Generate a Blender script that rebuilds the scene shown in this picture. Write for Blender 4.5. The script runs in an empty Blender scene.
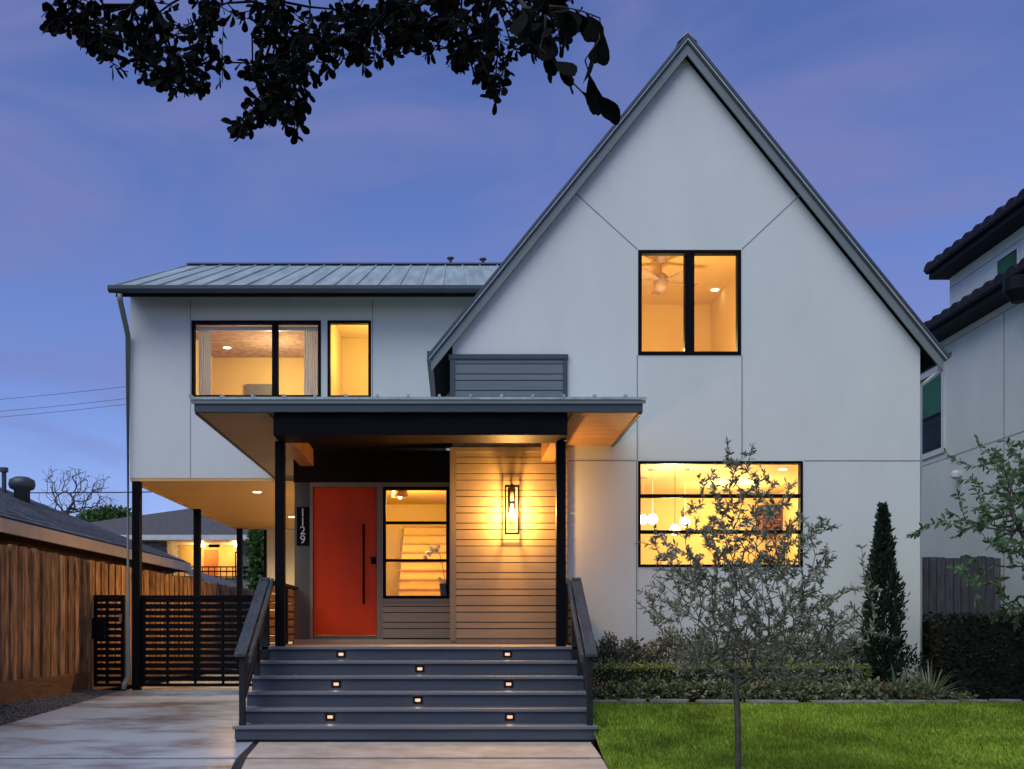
import bpy, bmesh, math, random
import numpy as np
from mathutils import Vector

R = math.radians
S = bpy.context.scene
COL = S.collection
rng = np.random.default_rng(7)
random.seed(7)

# ------------------------------------------------------------------ camera
EYE, F, CX, CY = 1.21, 1000.0, 455.0, 628.0
cd = bpy.data.cameras.new('camera')
cam = bpy.data.objects.new('camera', cd); COL.objects.link(cam)
cam.location = (0, 0, EYE); cam.rotation_euler = (R(90), 0, 0)
cd.sensor_width = 36; cd.lens = F / 1024 * 36
cd.shift_x = (512 - CX) / 1024; cd.shift_y = (CY - 384.5) / 1024
cd.clip_start = 0.05; cd.clip_end = 3000
S.camera = cam

# ------------------------------------------------------------------ sky, sun, exposure
SUN_EL, SUN_ROT = 56, 211
SKY_STRENGTH, SUN_STRENGTH = 0.085, 2.0
W = bpy.data.worlds.new('World'); S.world = W; W.use_nodes = True
nt = W.node_tree; nt.nodes.clear()
def wn(t, **k):
    n = nt.nodes.new(t)
    for a, b in k.items(): setattr(n, a, b)
    return n
sky = wn('ShaderNodeTexSky', sky_type='NISHITA', sun_disc=False)
sky.sun_elevation = R(SUN_EL); sky.sun_rotation = R(SUN_ROT)
sky.air_density = 1.0; sky.dust_density = 0.3; sky.ozone_density = 5.0
tint = wn('ShaderNodeMix', data_type='RGBA', blend_type='MULTIPLY'); tint.inputs[0].default_value = 1
tint.inputs[7].default_value = (1.25, 1.16, 1.62, 1)
nt.links.new(sky.outputs[0], tint.inputs[6])
tc = wn('ShaderNodeTexCoord'); mp = wn('ShaderNodeMapping')
mp.inputs['Scale'].default_value = (1.2, 1.0, 3.2); mp.inputs['Rotation'].default_value = (0.2, 0.35, 0.4)
nz = wn('ShaderNodeTexNoise'); nz.inputs['Scale'].default_value = 2.6; nz.inputs['Detail'].default_value = 5; nz.inputs['Roughness'].default_value = 0.5
nz.inputs['Distortion'].default_value = 1.1
nt.links.new(tc.outputs['Generated'], mp.inputs[0]); nt.links.new(mp.outputs[0], nz.inputs['Vector'])
rmp = wn('ShaderNodeValToRGB'); rmp.color_ramp.elements[0].position = 0.44; rmp.color_ramp.elements[1].position = 0.70
rmp.color_ramp.elements[0].color = (0, 0, 0, 1); rmp.color_ramp.elements[1].color = (0.75, 0.75, 0.75, 1)
nt.links.new(nz.outputs[0], rmp.inputs[0])
cl = wn('ShaderNodeMix', data_type='RGBA', blend_type='MIX')
cl.inputs[7].default_value = (2.35, 2.65, 5.8, 1)
nt.links.new(rmp.outputs[0], cl.inputs[0]); nt.links.new(tint.outputs[2], cl.inputs[6])
bg = wn('ShaderNodeBackground'); bg.inputs[1].default_value = SKY_STRENGTH
wo = wn('ShaderNodeOutputWorld')
nt.links.new(cl.outputs[2], bg.inputs[0]); nt.links.new(bg.outputs[0], wo.inputs[0])

sl = bpy.data.lights.new('sun', 'SUN'); so = bpy.data.objects.new('sun', sl); COL.objects.link(so)
sl.energy = SUN_STRENGTH; sl.angle = R(60); sl.color = (0.98, 0.985, 0.86)
so.rotation_euler = (R(90 - SUN_EL), 0, R(-(SUN_ROT - 180))); so.location = (0, -20, 20)

S.view_settings.view_transform = 'Standard'; S.view_settings.look = 'None'
S.view_settings.exposure = 0.0; S.view_settings.gamma = 1.0; S.view_settings.use_curve_mapping = False
S.cycles.use_denoising = True
S.cycles.max_bounces = 7; S.cycles.diffuse_bounces = 4; S.cycles.transparent_max_bounces = 10
S.cycles.sample_clamp_indirect = 6.0; S.cycles.caustics_reflective = False; S.cycles.caustics_refractive = False

WARM = (1.0, 0.50, 0.14)
def lamp(name, loc, power, color=WARM, radius=0.06, kind='POINT', spot=None, rot=None):
    l = bpy.data.lights.new(name, kind); l.energy = power; l.color = color
    if kind in ('POINT', 'SPOT'): l.shadow_soft_size = radius
    if kind == 'SPOT': l.spot_size = R(spot or 120); l.spot_blend = 0.6
    o = bpy.data.objects.new(name, l); COL.objects.link(o); o.location = loc
    if rot: o.rotation_euler = rot
    return o

# ------------------------------------------------------------------ helpers
def mx(px, d): return (px - CX) * d / F
def mz(py, d): return EYE - (py - CY) * d / F

MATS = {}
def mat(name, col, rough=0.7, metal=0.0, var=0.12, scale=3.0, bump=0.0, bscale=60.0, stretch=(1, 1, 1), island=0.0,
        col2=None, spec=0.5, emit=None, estr=0.0, trans=0.0, detail=5, lo=0.35, hi=0.65):
    m = bpy.data.materials.new(name); m.use_nodes = True
    t = m.node_tree; t.nodes.clear()
    N = t.nodes.new; L = t.links.new
    out = N('ShaderNodeOutputMaterial'); p = N('ShaderNodeBsdfPrincipled')
    p.inputs['Roughness'].default_value = rough; p.inputs['Metallic'].default_value = metal
    p.inputs['Specular IOR Level'].default_value = spec
    tcn = N('ShaderNodeTexCoord'); mpn = N('ShaderNodeMapping'); mpn.inputs['Scale'].default_value = stretch
    L(tcn.outputs['Object'], mpn.inputs[0])
    n1 = N('ShaderNodeTexNoise'); n1.inputs['Scale'].default_value = scale; n1.inputs['Detail'].default_value = detail
    n1.inputs['Roughness'].default_value = 0.62
    L(mpn.outputs[0], n1.inputs['Vector'])
    rp = N('ShaderNodeValToRGB')
    a = tuple(c * (1 - var) for c in col); b = col2 if col2 else tuple(min(1, c * (1 + var)) for c in col)
    rp.color_ramp.elements[0].color = (*a, 1); rp.color_ramp.elements[1].color = (*b, 1)
    rp.color_ramp.elements[0].position = lo; rp.color_ramp.elements[1].position = hi
    L(n1.outputs[0], rp.inputs[0])
    cur = rp.outputs[0]
    if island:
        g = N('ShaderNodeNewGeometry'); mr = N('ShaderNodeMapRange')
        mr.inputs['To Min'].default_value = 1 - island; mr.inputs['To Max'].default_value = 1 + island
        L(g.outputs['Random Per Island'], mr.inputs['Value'])
        mm = N('ShaderNodeMix'); mm.data_type = 'RGBA'; mm.blend_type = 'MULTIPLY'; mm.inputs[0].default_value = 1
        L(cur, mm.inputs[6]); L(mr.outputs[0], mm.inputs[7]); cur = mm.outputs[2]
    L(cur, p.inputs['Base Color'])
    if bump:
        n2 = N('ShaderNodeTexNoise'); n2.inputs['Scale'].default_value = bscale; n2.inputs['Detail'].default_value = 4
        L(mpn.outputs[0], n2.inputs['Vector'])
        bp = N('ShaderNodeBump'); bp.inputs['Strength'].default_value = bump; bp.inputs['Distance'].default_value = 0.01
        L(n2.outputs[0], bp.inputs['Height']); L(bp.outputs[0], p.inputs['Normal'])
    if emit:
        p.inputs['Emission Color'].default_value = (*emit, 1); p.inputs['Emission Strength'].default_value = estr
    sh = p.outputs[0]
    if trans:
        tr = N('ShaderNodeBsdfTranslucent'); L(cur, tr.inputs[0])
        ms = N('ShaderNodeMixShader'); ms.inputs[0].default_value = trans
        L(p.outputs[0], ms.inputs[1]); L(tr.outputs[0], ms.inputs[2]); sh = ms.outputs[0]
    L(sh, out.inputs[0])
    MATS[name] = m
    return m

def glass_mat(name, refl=1.0, tintc=(1, 1, 1)):
    m = bpy.data.materials.new(name); m.use_nodes = True
    t = m.node_tree; t.nodes.clear(); N = t.nodes.new; L = t.links.new
    out = N('ShaderNodeOutputMaterial'); a = N('ShaderNodeBsdfTransparent'); b = N('ShaderNodeBsdfGlossy')
    a.inputs[0].default_value = (*tintc, 1); b.inputs['Roughness'].default_value = 0.02
    fr = N('ShaderNodeFresnel'); fr.inputs[0].default_value = 1.5
    mu = N('ShaderNodeMath'); mu.operation = 'MULTIPLY'; mu.inputs[1].default_value = refl
    L(fr.outputs[0], mu.inputs[0])
    ms = N('ShaderNodeMixShader'); L(mu.outputs[0], ms.inputs[0]); L(a.outputs[0], ms.inputs[1]); L(b.outputs[0], ms.inputs[2])
    L(ms.outputs[0], out.inputs[0]); MATS[name] = m
    return m

ROOT = {}
class B:
    def __init__(s): s.v = []; s.f = []; s.sm = False
    def add(s, vs, fs):
        o = len(s.v); s.v += [tuple(map(float, v)) for v in vs]; s.f += [tuple(i + o for i in f) for f in fs]; return s
    def box(s, x0, x1, y0, y1, z0, z1):
        return s.add([(x0,y0,z0),(x1,y0,z0),(x1,y1,z0),(x0,y1,z0),(x0,y0,z1),(x1,y0,z1),(x1,y1,z1),(x0,y1,z1)],
                     [(0,3,2,1),(4,5,6,7),(0,1,5,4),(1,2,6,5),(2,3,7,6),(3,0,4,7)])
    def prism(s, poly, axis, a, b):
        n = len(poly)
        def pt(p, t):
            return (t, p[0], p[1]) if axis == 'x' else (p[0], t, p[1]) if axis == 'y' else (p[0], p[1], t)
        vs = [pt(p, a) for p in poly] + [pt(p, b) for p in poly]
        fs = [tuple(range(n)), tuple(range(2 * n - 1, n - 1, -1))]
        fs += [(i, i + n, (i + 1) % n + n, (i + 1) % n) for i in range(n)]
        return s.add(vs, fs)
    def tube(s, pts, r, n=8, cap=True):
        pts = [Vector(p) for p in pts]; rs = r if isinstance(r, (list, tuple)) else [r] * len(pts)
        vs = []; up = Vector((0, 0, 1))
        for i, p in enumerate(pts):
            d = (pts[min(i + 1, len(pts) - 1)] - pts[max(i - 1, 0)]).normalized()
            a = d.cross(up)
            if a.length < 1e-3: a = d.cross(Vector((0, 1, 0)))
            a.normalize(); b = d.cross(a)
            for k in range(n):
                t = 2 * math.pi * k / n
                vs.append(p + (a * math.cos(t) + b * math.sin(t)) * rs[i])
        fs = []
        for i in range(len(pts) - 1):
            for k in range(n):
                fs.append((i * n + k, i * n + (k + 1) % n, (i + 1) * n + (k + 1) % n, (i + 1) * n + k))
        if cap: fs += [tuple(range(n)), tuple(range(len(pts) * n - 1, (len(pts) - 1) * n - 1, -1))]
        return s.add(vs, fs)
    def beam(s, p, q, w, h):
        """board from p to q, w across (horizontal), h tall"""
        p, q = Vector(p), Vector(q); d = (q - p).normalized(); a = d.cross(Vector((0, 0, 1))).normalized() * w / 2
        u = Vector((0, 0, 1)) * h / 2
        vs = [p - a - u, p + a - u, p + a + u, p - a + u, q - a - u, q + a - u, q + a + u, q - a + u]
        return s.add(vs, [(0,1,2,3),(7,6,5,4),(0,4,5,1),(1,5,6,2),(2,6,7,3),(3,7,4,0)])
    def lathe(s, c, prof, n=16):
        vs = [(c[0] + r * math.cos(2*math.pi*k/n), c[1] + r * math.sin(2*math.pi*k/n), c[2] + z) for r, z in prof for k in range(n)]
        fs = [(i*n+k, i*n+(k+1)%n, (i+1)*n+(k+1)%n, (i+1)*n+k) for i in range(len(prof)-1) for k in range(n)]
        fs += [tuple(range(n-1, -1, -1)), tuple(range((len(prof)-1)*n, len(prof)*n))]
        return s.add(vs, fs)
    def build(s, name, m, parent=None, bevel=0.0, smooth=False, loc=None):
        off = Vector(ROOT.get(parent.name, (0, 0, 0))) if parent else Vector(loc or (0, 0, 0))
        me = bpy.data.meshes.new(name)
        me.from_pydata([tuple(Vector(v) - off) for v in s.v], [], s.f)
        bm = bmesh.new(); bm.from_mesh(me); bmesh.ops.recalc_face_normals(bm, faces=bm.faces); bm.to_mesh(me); bm.free()
        if smooth: me.polygons.foreach_set('use_smooth', [True] * len(me.polygons))
        return link(name, me, m, parent, off, bevel)
def link(name, me, m, parent, off, bevel=0.0):
    o = bpy.data.objects.new(name, me); COL.objects.link(o)
    if m: me.materials.append(MATS[m] if isinstance(m, str) else m)
    if parent: o.parent = parent
    else: o.location = off
    ROOT[o.name] = tuple(off)
    if bevel:
        bv = o.modifiers.new('bevel', 'BEVEL'); bv.width = bevel; bv.segments = 2; bv.limit_method = 'ANGLE'
    return o
def raw(name, V, Fc, m, parent=None, loc=(0, 0, 0)):
    """mesh from numpy vertices and equal-sized faces"""
    off = np.array(ROOT[parent.name] if parent else loc)
    me = bpy.data.meshes.new(name); V = np.asarray(V, float) - off; Fc = np.asarray(Fc)
    k = Fc.shape[1]
    me.vertices.add(len(V)); me.vertices.foreach_set('co', V.ravel())
    me.loops.add(Fc.size); me.loops.foreach_set('vertex_index', Fc.ravel().astype(np.int32))
    me.polygons.add(len(Fc)); me.polygons.foreach_set('loop_start', np.arange(0, Fc.size, k, dtype=np.int32))
    me.update(calc_edges=True); me.validate()
    return link(name, me, m, parent, tuple(off))
def tag(o, label=None, cat=None, group=None, kind=None):
    if label: o['label'] = label
    if cat: o['category'] = cat
    if group: o['group'] = group
    if kind: o['kind'] = kind
    return o
def empty(name, loc, label, cat, group=None):
    o = bpy.data.objects.new(name, None); COL.objects.link(o); o.location = loc; o.empty_display_size = 0.2
    ROOT[o.name] = tuple(loc)
    return tag(o, label, cat, group)
def copy_tree(o, parent=None, loc=None):
    c = o.copy(); COL.objects.link(c); c.parent = parent
    if loc is not None: c.location = loc
    ROOT[c.name] = tuple(loc) if loc is not None else ROOT[o.name]
    for ch in list(o.children): copy_tree(ch, c)
    return c
def wall_holes(outer, holes, y0, y1):
    """wall in the XZ plane between y0 and y1 with real openings; returns B"""
    bm = bmesh.new(); edges = []
    for loop in [outer] + [[(a, c), (b, c), (b, d), (a, d)] for a, b, c, d in holes]:
        vs = [bm.verts.new((x, y0, z)) for x, z in loop]
        edges += [bm.edges.new((vs[i], vs[(i + 1) % len(vs)])) for i in range(len(vs))]
    r = bmesh.ops.triangle_fill(bm, use_beauty=True, edges=edges, normal=(0, -1, 0))
    ext = bmesh.ops.extrude_face_region(bm, geom=list(bm.faces))
    for g in ext['geom']:
        if isinstance(g, bmesh.types.BMVert): g.co.y = y1
    bm.verts.index_update()
    b = B(); b.add([tuple(v.co) for v in bm.verts], [tuple(v.index for v in f.verts) for f in bm.faces]); bm.free()
    return b

# ------------------------------------------------------------------ leaves and branches
def leaf_mesh(P, D, size, width, obov=0.5, fold=0.25, jitter=0.3, droop=0.0):
    """P bases (n,3), D directions (n,3): two-quad folded leaves"""
    n = len(P); D = D / (np.linalg.norm(D, axis=1, keepdims=True) + 1e-9)
    D[:, 2] -= droop; D = D / (np.linalg.norm(D, axis=1, keepdims=True) + 1e-9)
    rnd = rng.normal(size=(n, 3)); side = np.cross(D, rnd); side /= np.linalg.norm(side, axis=1, keepdims=True) + 1e-9
    nor = np.cross(side, D)
    s = size * (1 + jitter * rng.uniform(-1, 1, (n, 1))); w = s * width
    a, b = 0.33, 0.70 + 0.36 * max(0, obov - 0.5)
    wa, wb = w * (0.42 - 0.2 * (obov - 0.5)), w * (0.42 + 0.2 * (obov - 0.5))
    lift = nor * fold
    v = np.stack([P, P + D*s*a + side*wa + lift*wa, P + D*s*b + side*wb + lift*wb, P + D*s,
                  P + D*s*b - side*wb + lift*wb, P + D*s*a - side*wa + lift*wa], 1)
    base = np.arange(n)[:, None] * 6
    f = np.concatenate([base + np.array([[0, 1, 2, 3]]), base + np.array([[0, 3, 4, 5]])], 0)
    return v.reshape(-1, 3), f
def fine_leaf(P, D, size, width, jitter=0.3, droop=0.0):
    n = len(P); D = D / (np.linalg.norm(D, axis=1, keepdims=True) + 1e-9)
    D[:, 2] -= droop; D = D / (np.linalg.norm(D, axis=1, keepdims=True) + 1e-9)
    side = np.cross(D, rng.normal(size=(n, 3))); side /= np.linalg.norm(side, axis=1, keepdims=True) + 1e-9
    nor = np.cross(side, D); s = size * (1 + jitter * rng.uniform(-1, 1, (n, 1))); w = s * width; bend = rng.uniform(-.25, .25, (n, 1))
    rows = []
    for t, q in ((0, .03), (.18, .10), (.38, .30), (.60, .47), (.80, .47), (.93, .30), (1, .06)):
        c = P + D * s * t + nor * s * bend * t * t
        rows += [c + side * w * q + nor * w * q * .3, c, c - side * w * q + nor * w * q * .3]
    v = np.stack(rows, 1); base = np.arange(n)[:, None] * 21; f = []
    for k in range(6):
        f += [base + np.array([[3*k, 3*k+1, 3*k+4, 3*k+3]]), base + np.array([[3*k+1, 3*k+2, 3*k+5, 3*k+4]])]
    return v.reshape(-1, 3), np.concatenate(f, 0)
def grow(root, tips, step=0.12, wob=0.15, pen=0.35, up=0.0, free=2):
    """branch skeleton from the root chain to every tip; returns nodes, parents"""
    nodes = [np.array(p, float) for p in root]; par = [-1] + list(range(len(root) - 1))
    plen = [0.0]
    for i in range(1, len(root)): plen.append(plen[-1] + np.linalg.norm(nodes[i] - nodes[i - 1]))
    base = nodes[-1]; order = np.argsort(np.linalg.norm(tips - base, axis=1)); ends = []
    first = max(0, len(root) - 1 - free)
    for i in order:
        t = tips[i]; A = np.array(nodes); d = np.linalg.norm(A - t, axis=1)
        cost = d + pen * np.array(plen) + up * np.clip(A[:, 2] - t[2], 0, None)
        cost[:first] += 100
        j = int(np.argmin(cost)); L = d[j]; k = max(1, int(L / step)); a = nodes[j]; pj = j
        off = rng.normal(size=3) * wob * L
        for q in range(1, k + 1):
            u = q / k; p = a + (t - a) * u + off * math.sin(math.pi * u)
            nodes.append(p); par.append(pj); plen.append(plen[pj] + np.linalg.norm(p - nodes[pj])); pj = len(nodes) - 1
        ends.append(pj)
    return np.array(nodes), par, ends
def branch_mesh(nodes, par, r_tip, r_root, n=5, power=0.5):
    cnt = np.zeros(len(nodes)); ch = np.zeros(len(nodes), int)
    for p in par:
        if p >= 0: ch[p] += 1
    cnt[ch == 0] = 1
    for i in range(len(nodes) - 1, 0, -1): cnt[par[i]] += cnt[i]
    rad = r_tip + (r_root - r_tip) * ((cnt - 1) / max(1, cnt.max() - 1)) ** power
    V, Fc = [], []
    for i in range(1, len(nodes)):
        p, q = nodes[par[i]], nodes[i]; d = q - p; L = np.linalg.norm(d)
        if L < 1e-5: continue
        d /= L; a = np.cross(d, [0.3, 0.2, 0.93]); a /= np.linalg.norm(a) + 1e-9; b = np.cross(d, a); o = len(V)
        for c, r in ((p, rad[par[i]] if cnt[par[i]] < cnt[i] * 2.5 else rad[i] * 1.15), (q, rad[i])):
            for k in range(n):
                t = 2 * math.pi * k / n; V.append(c + (a * math.cos(t) + b * math.sin(t)) * r)
        for k in range(n): Fc.append((o + k, o + (k + 1) % n, o + n + (k + 1) % n, o + n + k))
    return np.array(V), np.array(Fc), cnt
def twig_leaves(nodes, par, cnt, per=3, limit=2, spread=0.8, spacing=0.0):
    P, D = [], []
    for i in range(1, len(nodes)):
        if cnt[i] <= limit:
            a, q = nodes[par[i]], nodes[i]; d = q - a; d = d / (np.linalg.norm(d) + 1e-9)
            for _ in range(per):
                P.append(a + (q - a) * rng.uniform()); D.append(d * 0.75 + rng.normal(size=3) * spread)
    return np.array(P), np.array(D)
def blob_points(c, r, n, shell=0.5):
    u = rng.normal(size=(n, 3)); u /= np.linalg.norm(u, axis=1, keepdims=True)
    rad = (shell + (1 - shell) * rng.uniform(size=(n, 1))) ** 0.7
    return np.array(c) + u * rad * np.array(r), u

# ------------------------------------------------------------------ materials
mat('stucco', (0.68, 0.72, 0.68), 0.85, var=0.03, scale=1.3, stretch=(1, 1, .45), bump=0.25, bscale=90)
mat('white_stucco', (0.68, 0.73, 0.70), 0.85, var=0.05, scale=0.9, bump=0.25, bscale=80)
mat('reveal', (0.26, 0.27, 0.28), 0.6, var=0.1)
mat('roof_metal', (0.36, 0.44, 0.42), 0.42, metal=0.1, var=0.22, scale=2.4, stretch=(2.5, 0.25, 0.25))
mat('edge_metal', (0.45, 0.50, 0.50), 0.40, metal=0.2, var=0.08)
mat('fascia', (0.175, 0.21, 0.205), 0.5, var=0.07, scale=2)
mat('slate_trim', (0.042, 0.062, 0.076), 0.45, var=0.08, scale=2)
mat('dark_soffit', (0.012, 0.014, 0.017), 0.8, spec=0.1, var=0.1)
mat('black_steel', (0.0045, 0.005, 0.0065), 0.55, var=0.15, spec=0.06)
mat('window_frame', (0.0045, 0.0045, 0.005), 0.5, var=0.1, spec=0.08)
mat('siding', (0.33, 0.25, 0.15), 0.6, var=0.06, scale=4, stretch=(0.4, 1, 4), bump=0.08, bscale=40, island=0.04)
mat('upper_siding', (0.13, 0.165, 0.175), 0.6, var=0.06, scale=4, stretch=(0.4, 1, 4), island=0.03)
mat('siding_trim', (0.25, 0.20, 0.14), 0.6, var=0.05)
mat('entry_board', (0.15, 0.13, 0.09), 0.6, var=0.06, scale=2)
mat('porch_shade', (0.014, 0.010, 0.008), 0.7, spec=0.1, var=0.2, scale=3, stretch=(0.3, 1, 6))  # near-black brown, the unlit shade of the porch put into the colour
mat('soffit_wood', (0.66, 0.40, 0.14), 0.5, var=0.10, scale=2.5, stretch=(0.3, 4, 1))
mat('porch_wood', (0.36, 0.20, 0.09), 0.5, var=0.16, scale=2.5, stretch=(0.3, 4, 1))
mat('beam_wood', (0.36, 0.17, 0.06), 0.5, var=0.25, scale=5, stretch=(6, 0.4, 6))
mat('deck_wood', (0.44, 0.33, 0.21), 0.55, var=0.15, scale=5, stretch=(0.3, 5, 1), island=0.08)
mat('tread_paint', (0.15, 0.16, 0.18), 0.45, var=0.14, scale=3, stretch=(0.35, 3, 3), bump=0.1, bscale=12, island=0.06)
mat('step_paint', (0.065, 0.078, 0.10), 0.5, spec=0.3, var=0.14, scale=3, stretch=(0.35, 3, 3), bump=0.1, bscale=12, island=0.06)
mat('rail_paint', (0.016, 0.019, 0.023), 0.5, spec=0.25, var=0.2, scale=6, stretch=(4, 0.6, 2), bump=0.15, bscale=20)
mat('rail_cap', (0.05, 0.06, 0.073), 0.5, var=0.3, scale=6, stretch=(4, 0.6, 2), bump=0.2, bscale=20, spec=0.3)  # lighter and bluer than rail_paint, reflected sky put into the colour
mat('door_red', (0.78, 0.062, 0.010), 0.45, var=0.05, scale=2, spec=0.15)
mat('chrome', (0.6, 0.6, 0.6), 0.25, metal=1.0)
mat('digit_white', (0.75, 0.75, 0.72), 0.4)
mat('fence_wood', (0.19, 0.092, 0.046), 0.8, var=0.58, scale=6, stretch=(2.2, 2.2, 0.4), island=0.42, bump=0.6, bscale=14, col2=(0.37, 0.21, 0.115), lo=0.34, hi=0.68, detail=9, spec=0.2)
mat('kick_wood', (0.13, 0.06, 0.028), 0.75, var=0.4, scale=5, stretch=(4, 0.5, 5), bump=0.3, bscale=12)
mat('grey_fence', (0.085, 0.085, 0.10), 0.85, var=0.4, scale=6, stretch=(6, 6, 0.4), island=0.25, bump=0.4, bscale=14)
mat('eave_wood', (0.60, 0.49, 0.40), 0.6, var=0.08, scale=2)
mat('brown_wall', (0.10, 0.05, 0.025), 0.8, var=0.2)
mat('shingle', (0.05, 0.058, 0.075), 0.85, var=0.6, scale=12, stretch=(1, 0.6, 1), bump=0.8, bscale=30, island=0.5, col2=(0.11, 0.125, 0.16))
mat('far_shingle', (0.085, 0.08, 0.085), 0.9, var=0.3, scale=9, bump=0.5, bscale=18)
mat('clay_tile', (0.012, 0.010, 0.013), 0.6, spec=0.2, var=0.4, scale=6, island=0.3)
mat('dark_eave', (0.007, 0.009, 0.014), 0.6, spec=0.15, var=0.1)
mat('concrete', (0.25, 0.21, 0.20), 0.27, var=0.35, scale=0.85, detail=8, stretch=(0.8, 1.2, 1), bump=0.3, bscale=90, island=0.09, col2=(0.39, 0.45, 0.52), lo=0.36, hi=0.54)
mat('walk_concrete', (0.44, 0.38, 0.33), 0.6, var=0.2, scale=2.5, bump=0.15, bscale=60, island=0.06)
mat('pebble', (0.055, 0.06, 0.075), 0.7, var=0.3, island=0.6)
mat('gravel_base', (0.018, 0.020, 0.026), 0.9, var=0.4, scale=30, bump=0.8, bscale=40)
mat('earth', (0.06, 0.06, 0.035), 0.95, var=0.3, scale=1.5, bump=0.3, bscale=10)
mat('turf', (0.09, 0.15, 0.02), 0.9, var=0.3, scale=5, bump=0.6, bscale=60)
mat('grass_blade', (0.21, 0.34, 0.03), 0.6, var=0.32, scale=1.3, island=0.35, trans=0.25, spec=0.2, col2=(0.34, 0.50, 0.055))
mat('mulch', (0.035, 0.026, 0.02), 0.95, var=0.5, scale=20, bump=0.8, bscale=40)
mat('flagstone', (0.20, 0.195, 0.19), 0.8, var=0.3, scale=6, bump=0.5, bscale=18)
mat('bark', (0.085, 0.075, 0.062), 0.9, var=0.4, scale=25, bump=0.6, bscale=40, stretch=(1, 1, 0.4))
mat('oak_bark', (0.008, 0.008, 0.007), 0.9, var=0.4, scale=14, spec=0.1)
mat('dark_bark', (0.03, 0.026, 0.022), 0.9, var=0.4, scale=14)
def leafmat(n, c, c2, isl=0.4, trans=0.2, rough=0.5): mat(n, c, rough, var=0.25, scale=2.2, island=isl, trans=trans, col2=c2, spec=0.35)
leafmat('olive_leaf', (0.14, 0.155, 0.10), (0.30, 0.32, 0.23), 0.55)
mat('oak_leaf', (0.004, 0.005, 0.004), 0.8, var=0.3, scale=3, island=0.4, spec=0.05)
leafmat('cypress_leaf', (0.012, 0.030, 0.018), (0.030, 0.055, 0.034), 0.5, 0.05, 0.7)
leafmat('shrub_leaf', (0.11, 0.13, 0.09), (0.30, 0.31, 0.23), 0.6)
leafmat('box_leaf', (0.15, 0.21, 0.05), (0.30, 0.36, 0.12), 0.5)
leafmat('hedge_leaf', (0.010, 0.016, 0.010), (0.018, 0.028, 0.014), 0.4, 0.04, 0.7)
leafmat('flower_leaf', (0.12, 0.17, 0.07), (0.30, 0.33, 0.18), 0.55)
leafmat('petal', (0.50, 0.10, 0.14), (0.6, 0.25, 0.25), 0.3)
leafmat('spike_leaf', (0.22, 0.25, 0.13), (0.42, 0.44, 0.28), 0.4)
leafmat('red_leaf', (0.18, 0.02, 0.015), (0.3, 0.05, 0.03), 0.3)
leafmat('myrtle_leaf', (0.06, 0.14, 0.06), (0.13, 0.24, 0.12), 0.4, 0.3)
leafmat('bg_leaf', (0.05, 0.13, 0.03), (0.12, 0.22, 0.06), 0.5)
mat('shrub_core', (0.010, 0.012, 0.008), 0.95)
# interiors
mat('room_wall', (0.74, 0.55, 0.24), 0.85, var=0.04, scale=1)
mat('room_ceiling', (0.74, 0.56, 0.26), 0.9, var=0.03)
mat('bed_ceiling', (0.36, 0.24, 0.20), 0.9, var=0.35, scale=9)  # mottled brown-purple of the window reflection put into the ceiling colour
mat('hall_wood', (0.45, 0.22, 0.08), 0.5, var=0.2, scale=5, stretch=(1, 5, 5))
mat('white_paint', (0.75, 0.72, 0.66), 0.5, var=0.03)
mat('curtain', (0.80, 0.82, 0.83), 0.9, var=0.06, scale=8, stretch=(6, 1, 0.3), trans=0.35)
mat('fan_grey', (0.35, 0.24, 0.20), 0.5)
mat('art_grey', (0.16, 0.15, 0.17), 0.6, var=0.2)
mat('shelf_brown', (0.20, 0.07, 0.03), 0.6, var=0.3)
mat('orchid_petal', (0.85, 0.82, 0.75), 0.5)
mat('stem_green', (0.08, 0.12, 0.03), 0.6)
mat('glow_bulb', (1, 0.7, 0.3), 0.5, emit=(1.0, 0.62, 0.22), estr=30)
mat('glow_globe', (1, 0.9, 0.7), 0.5, emit=(1.0, 0.80, 0.50), estr=6)
mat('glow_down', (1, 0.9, 0.7), 0.5, emit=(1.0, 0.84, 0.58), estr=9)
mat('glow_step', (0.12, 0.09, 0.07), 0.5, emit=(1.0, 0.60, 0.42), estr=0.75)
mat('glow_far', (1, 0.8, 0.5), 0.5, emit=(1.0, 0.72, 0.32), estr=14)
mat('yellow_wall', (0.62, 0.46, 0.18), 0.8, var=0.05)
mat('orange_door', (0.40, 0.14, 0.03), 0.6)
mat('rock_wall', (0.20, 0.20, 0.19), 0.9, var=0.5, scale=6, bump=0.5, bscale=10)
mat('far_white', (0.62, 0.63, 0.64), 0.7)
glass_mat('pane_glass', 0.5); glass_mat('lamp_glass', 0.8, (1, 0.93, 0.8))
mat('green_reflection', (0.008, 0.025, 0.014), 0.1, var=0.4, scale=0.7, spec=0.08, detail=1, col2=(0.02, 0.13, 0.05), lo=0.42, hi=0.58)  # mottled green imitates a reflection, put into the pane colour
mat('dark_pane', (0.008, 0.012, 0.012), 0.12, var=0.5, scale=6, spec=0.05)
mat('white_trim', (0.66, 0.68, 0.68), 0.55, var=0.03)

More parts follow.
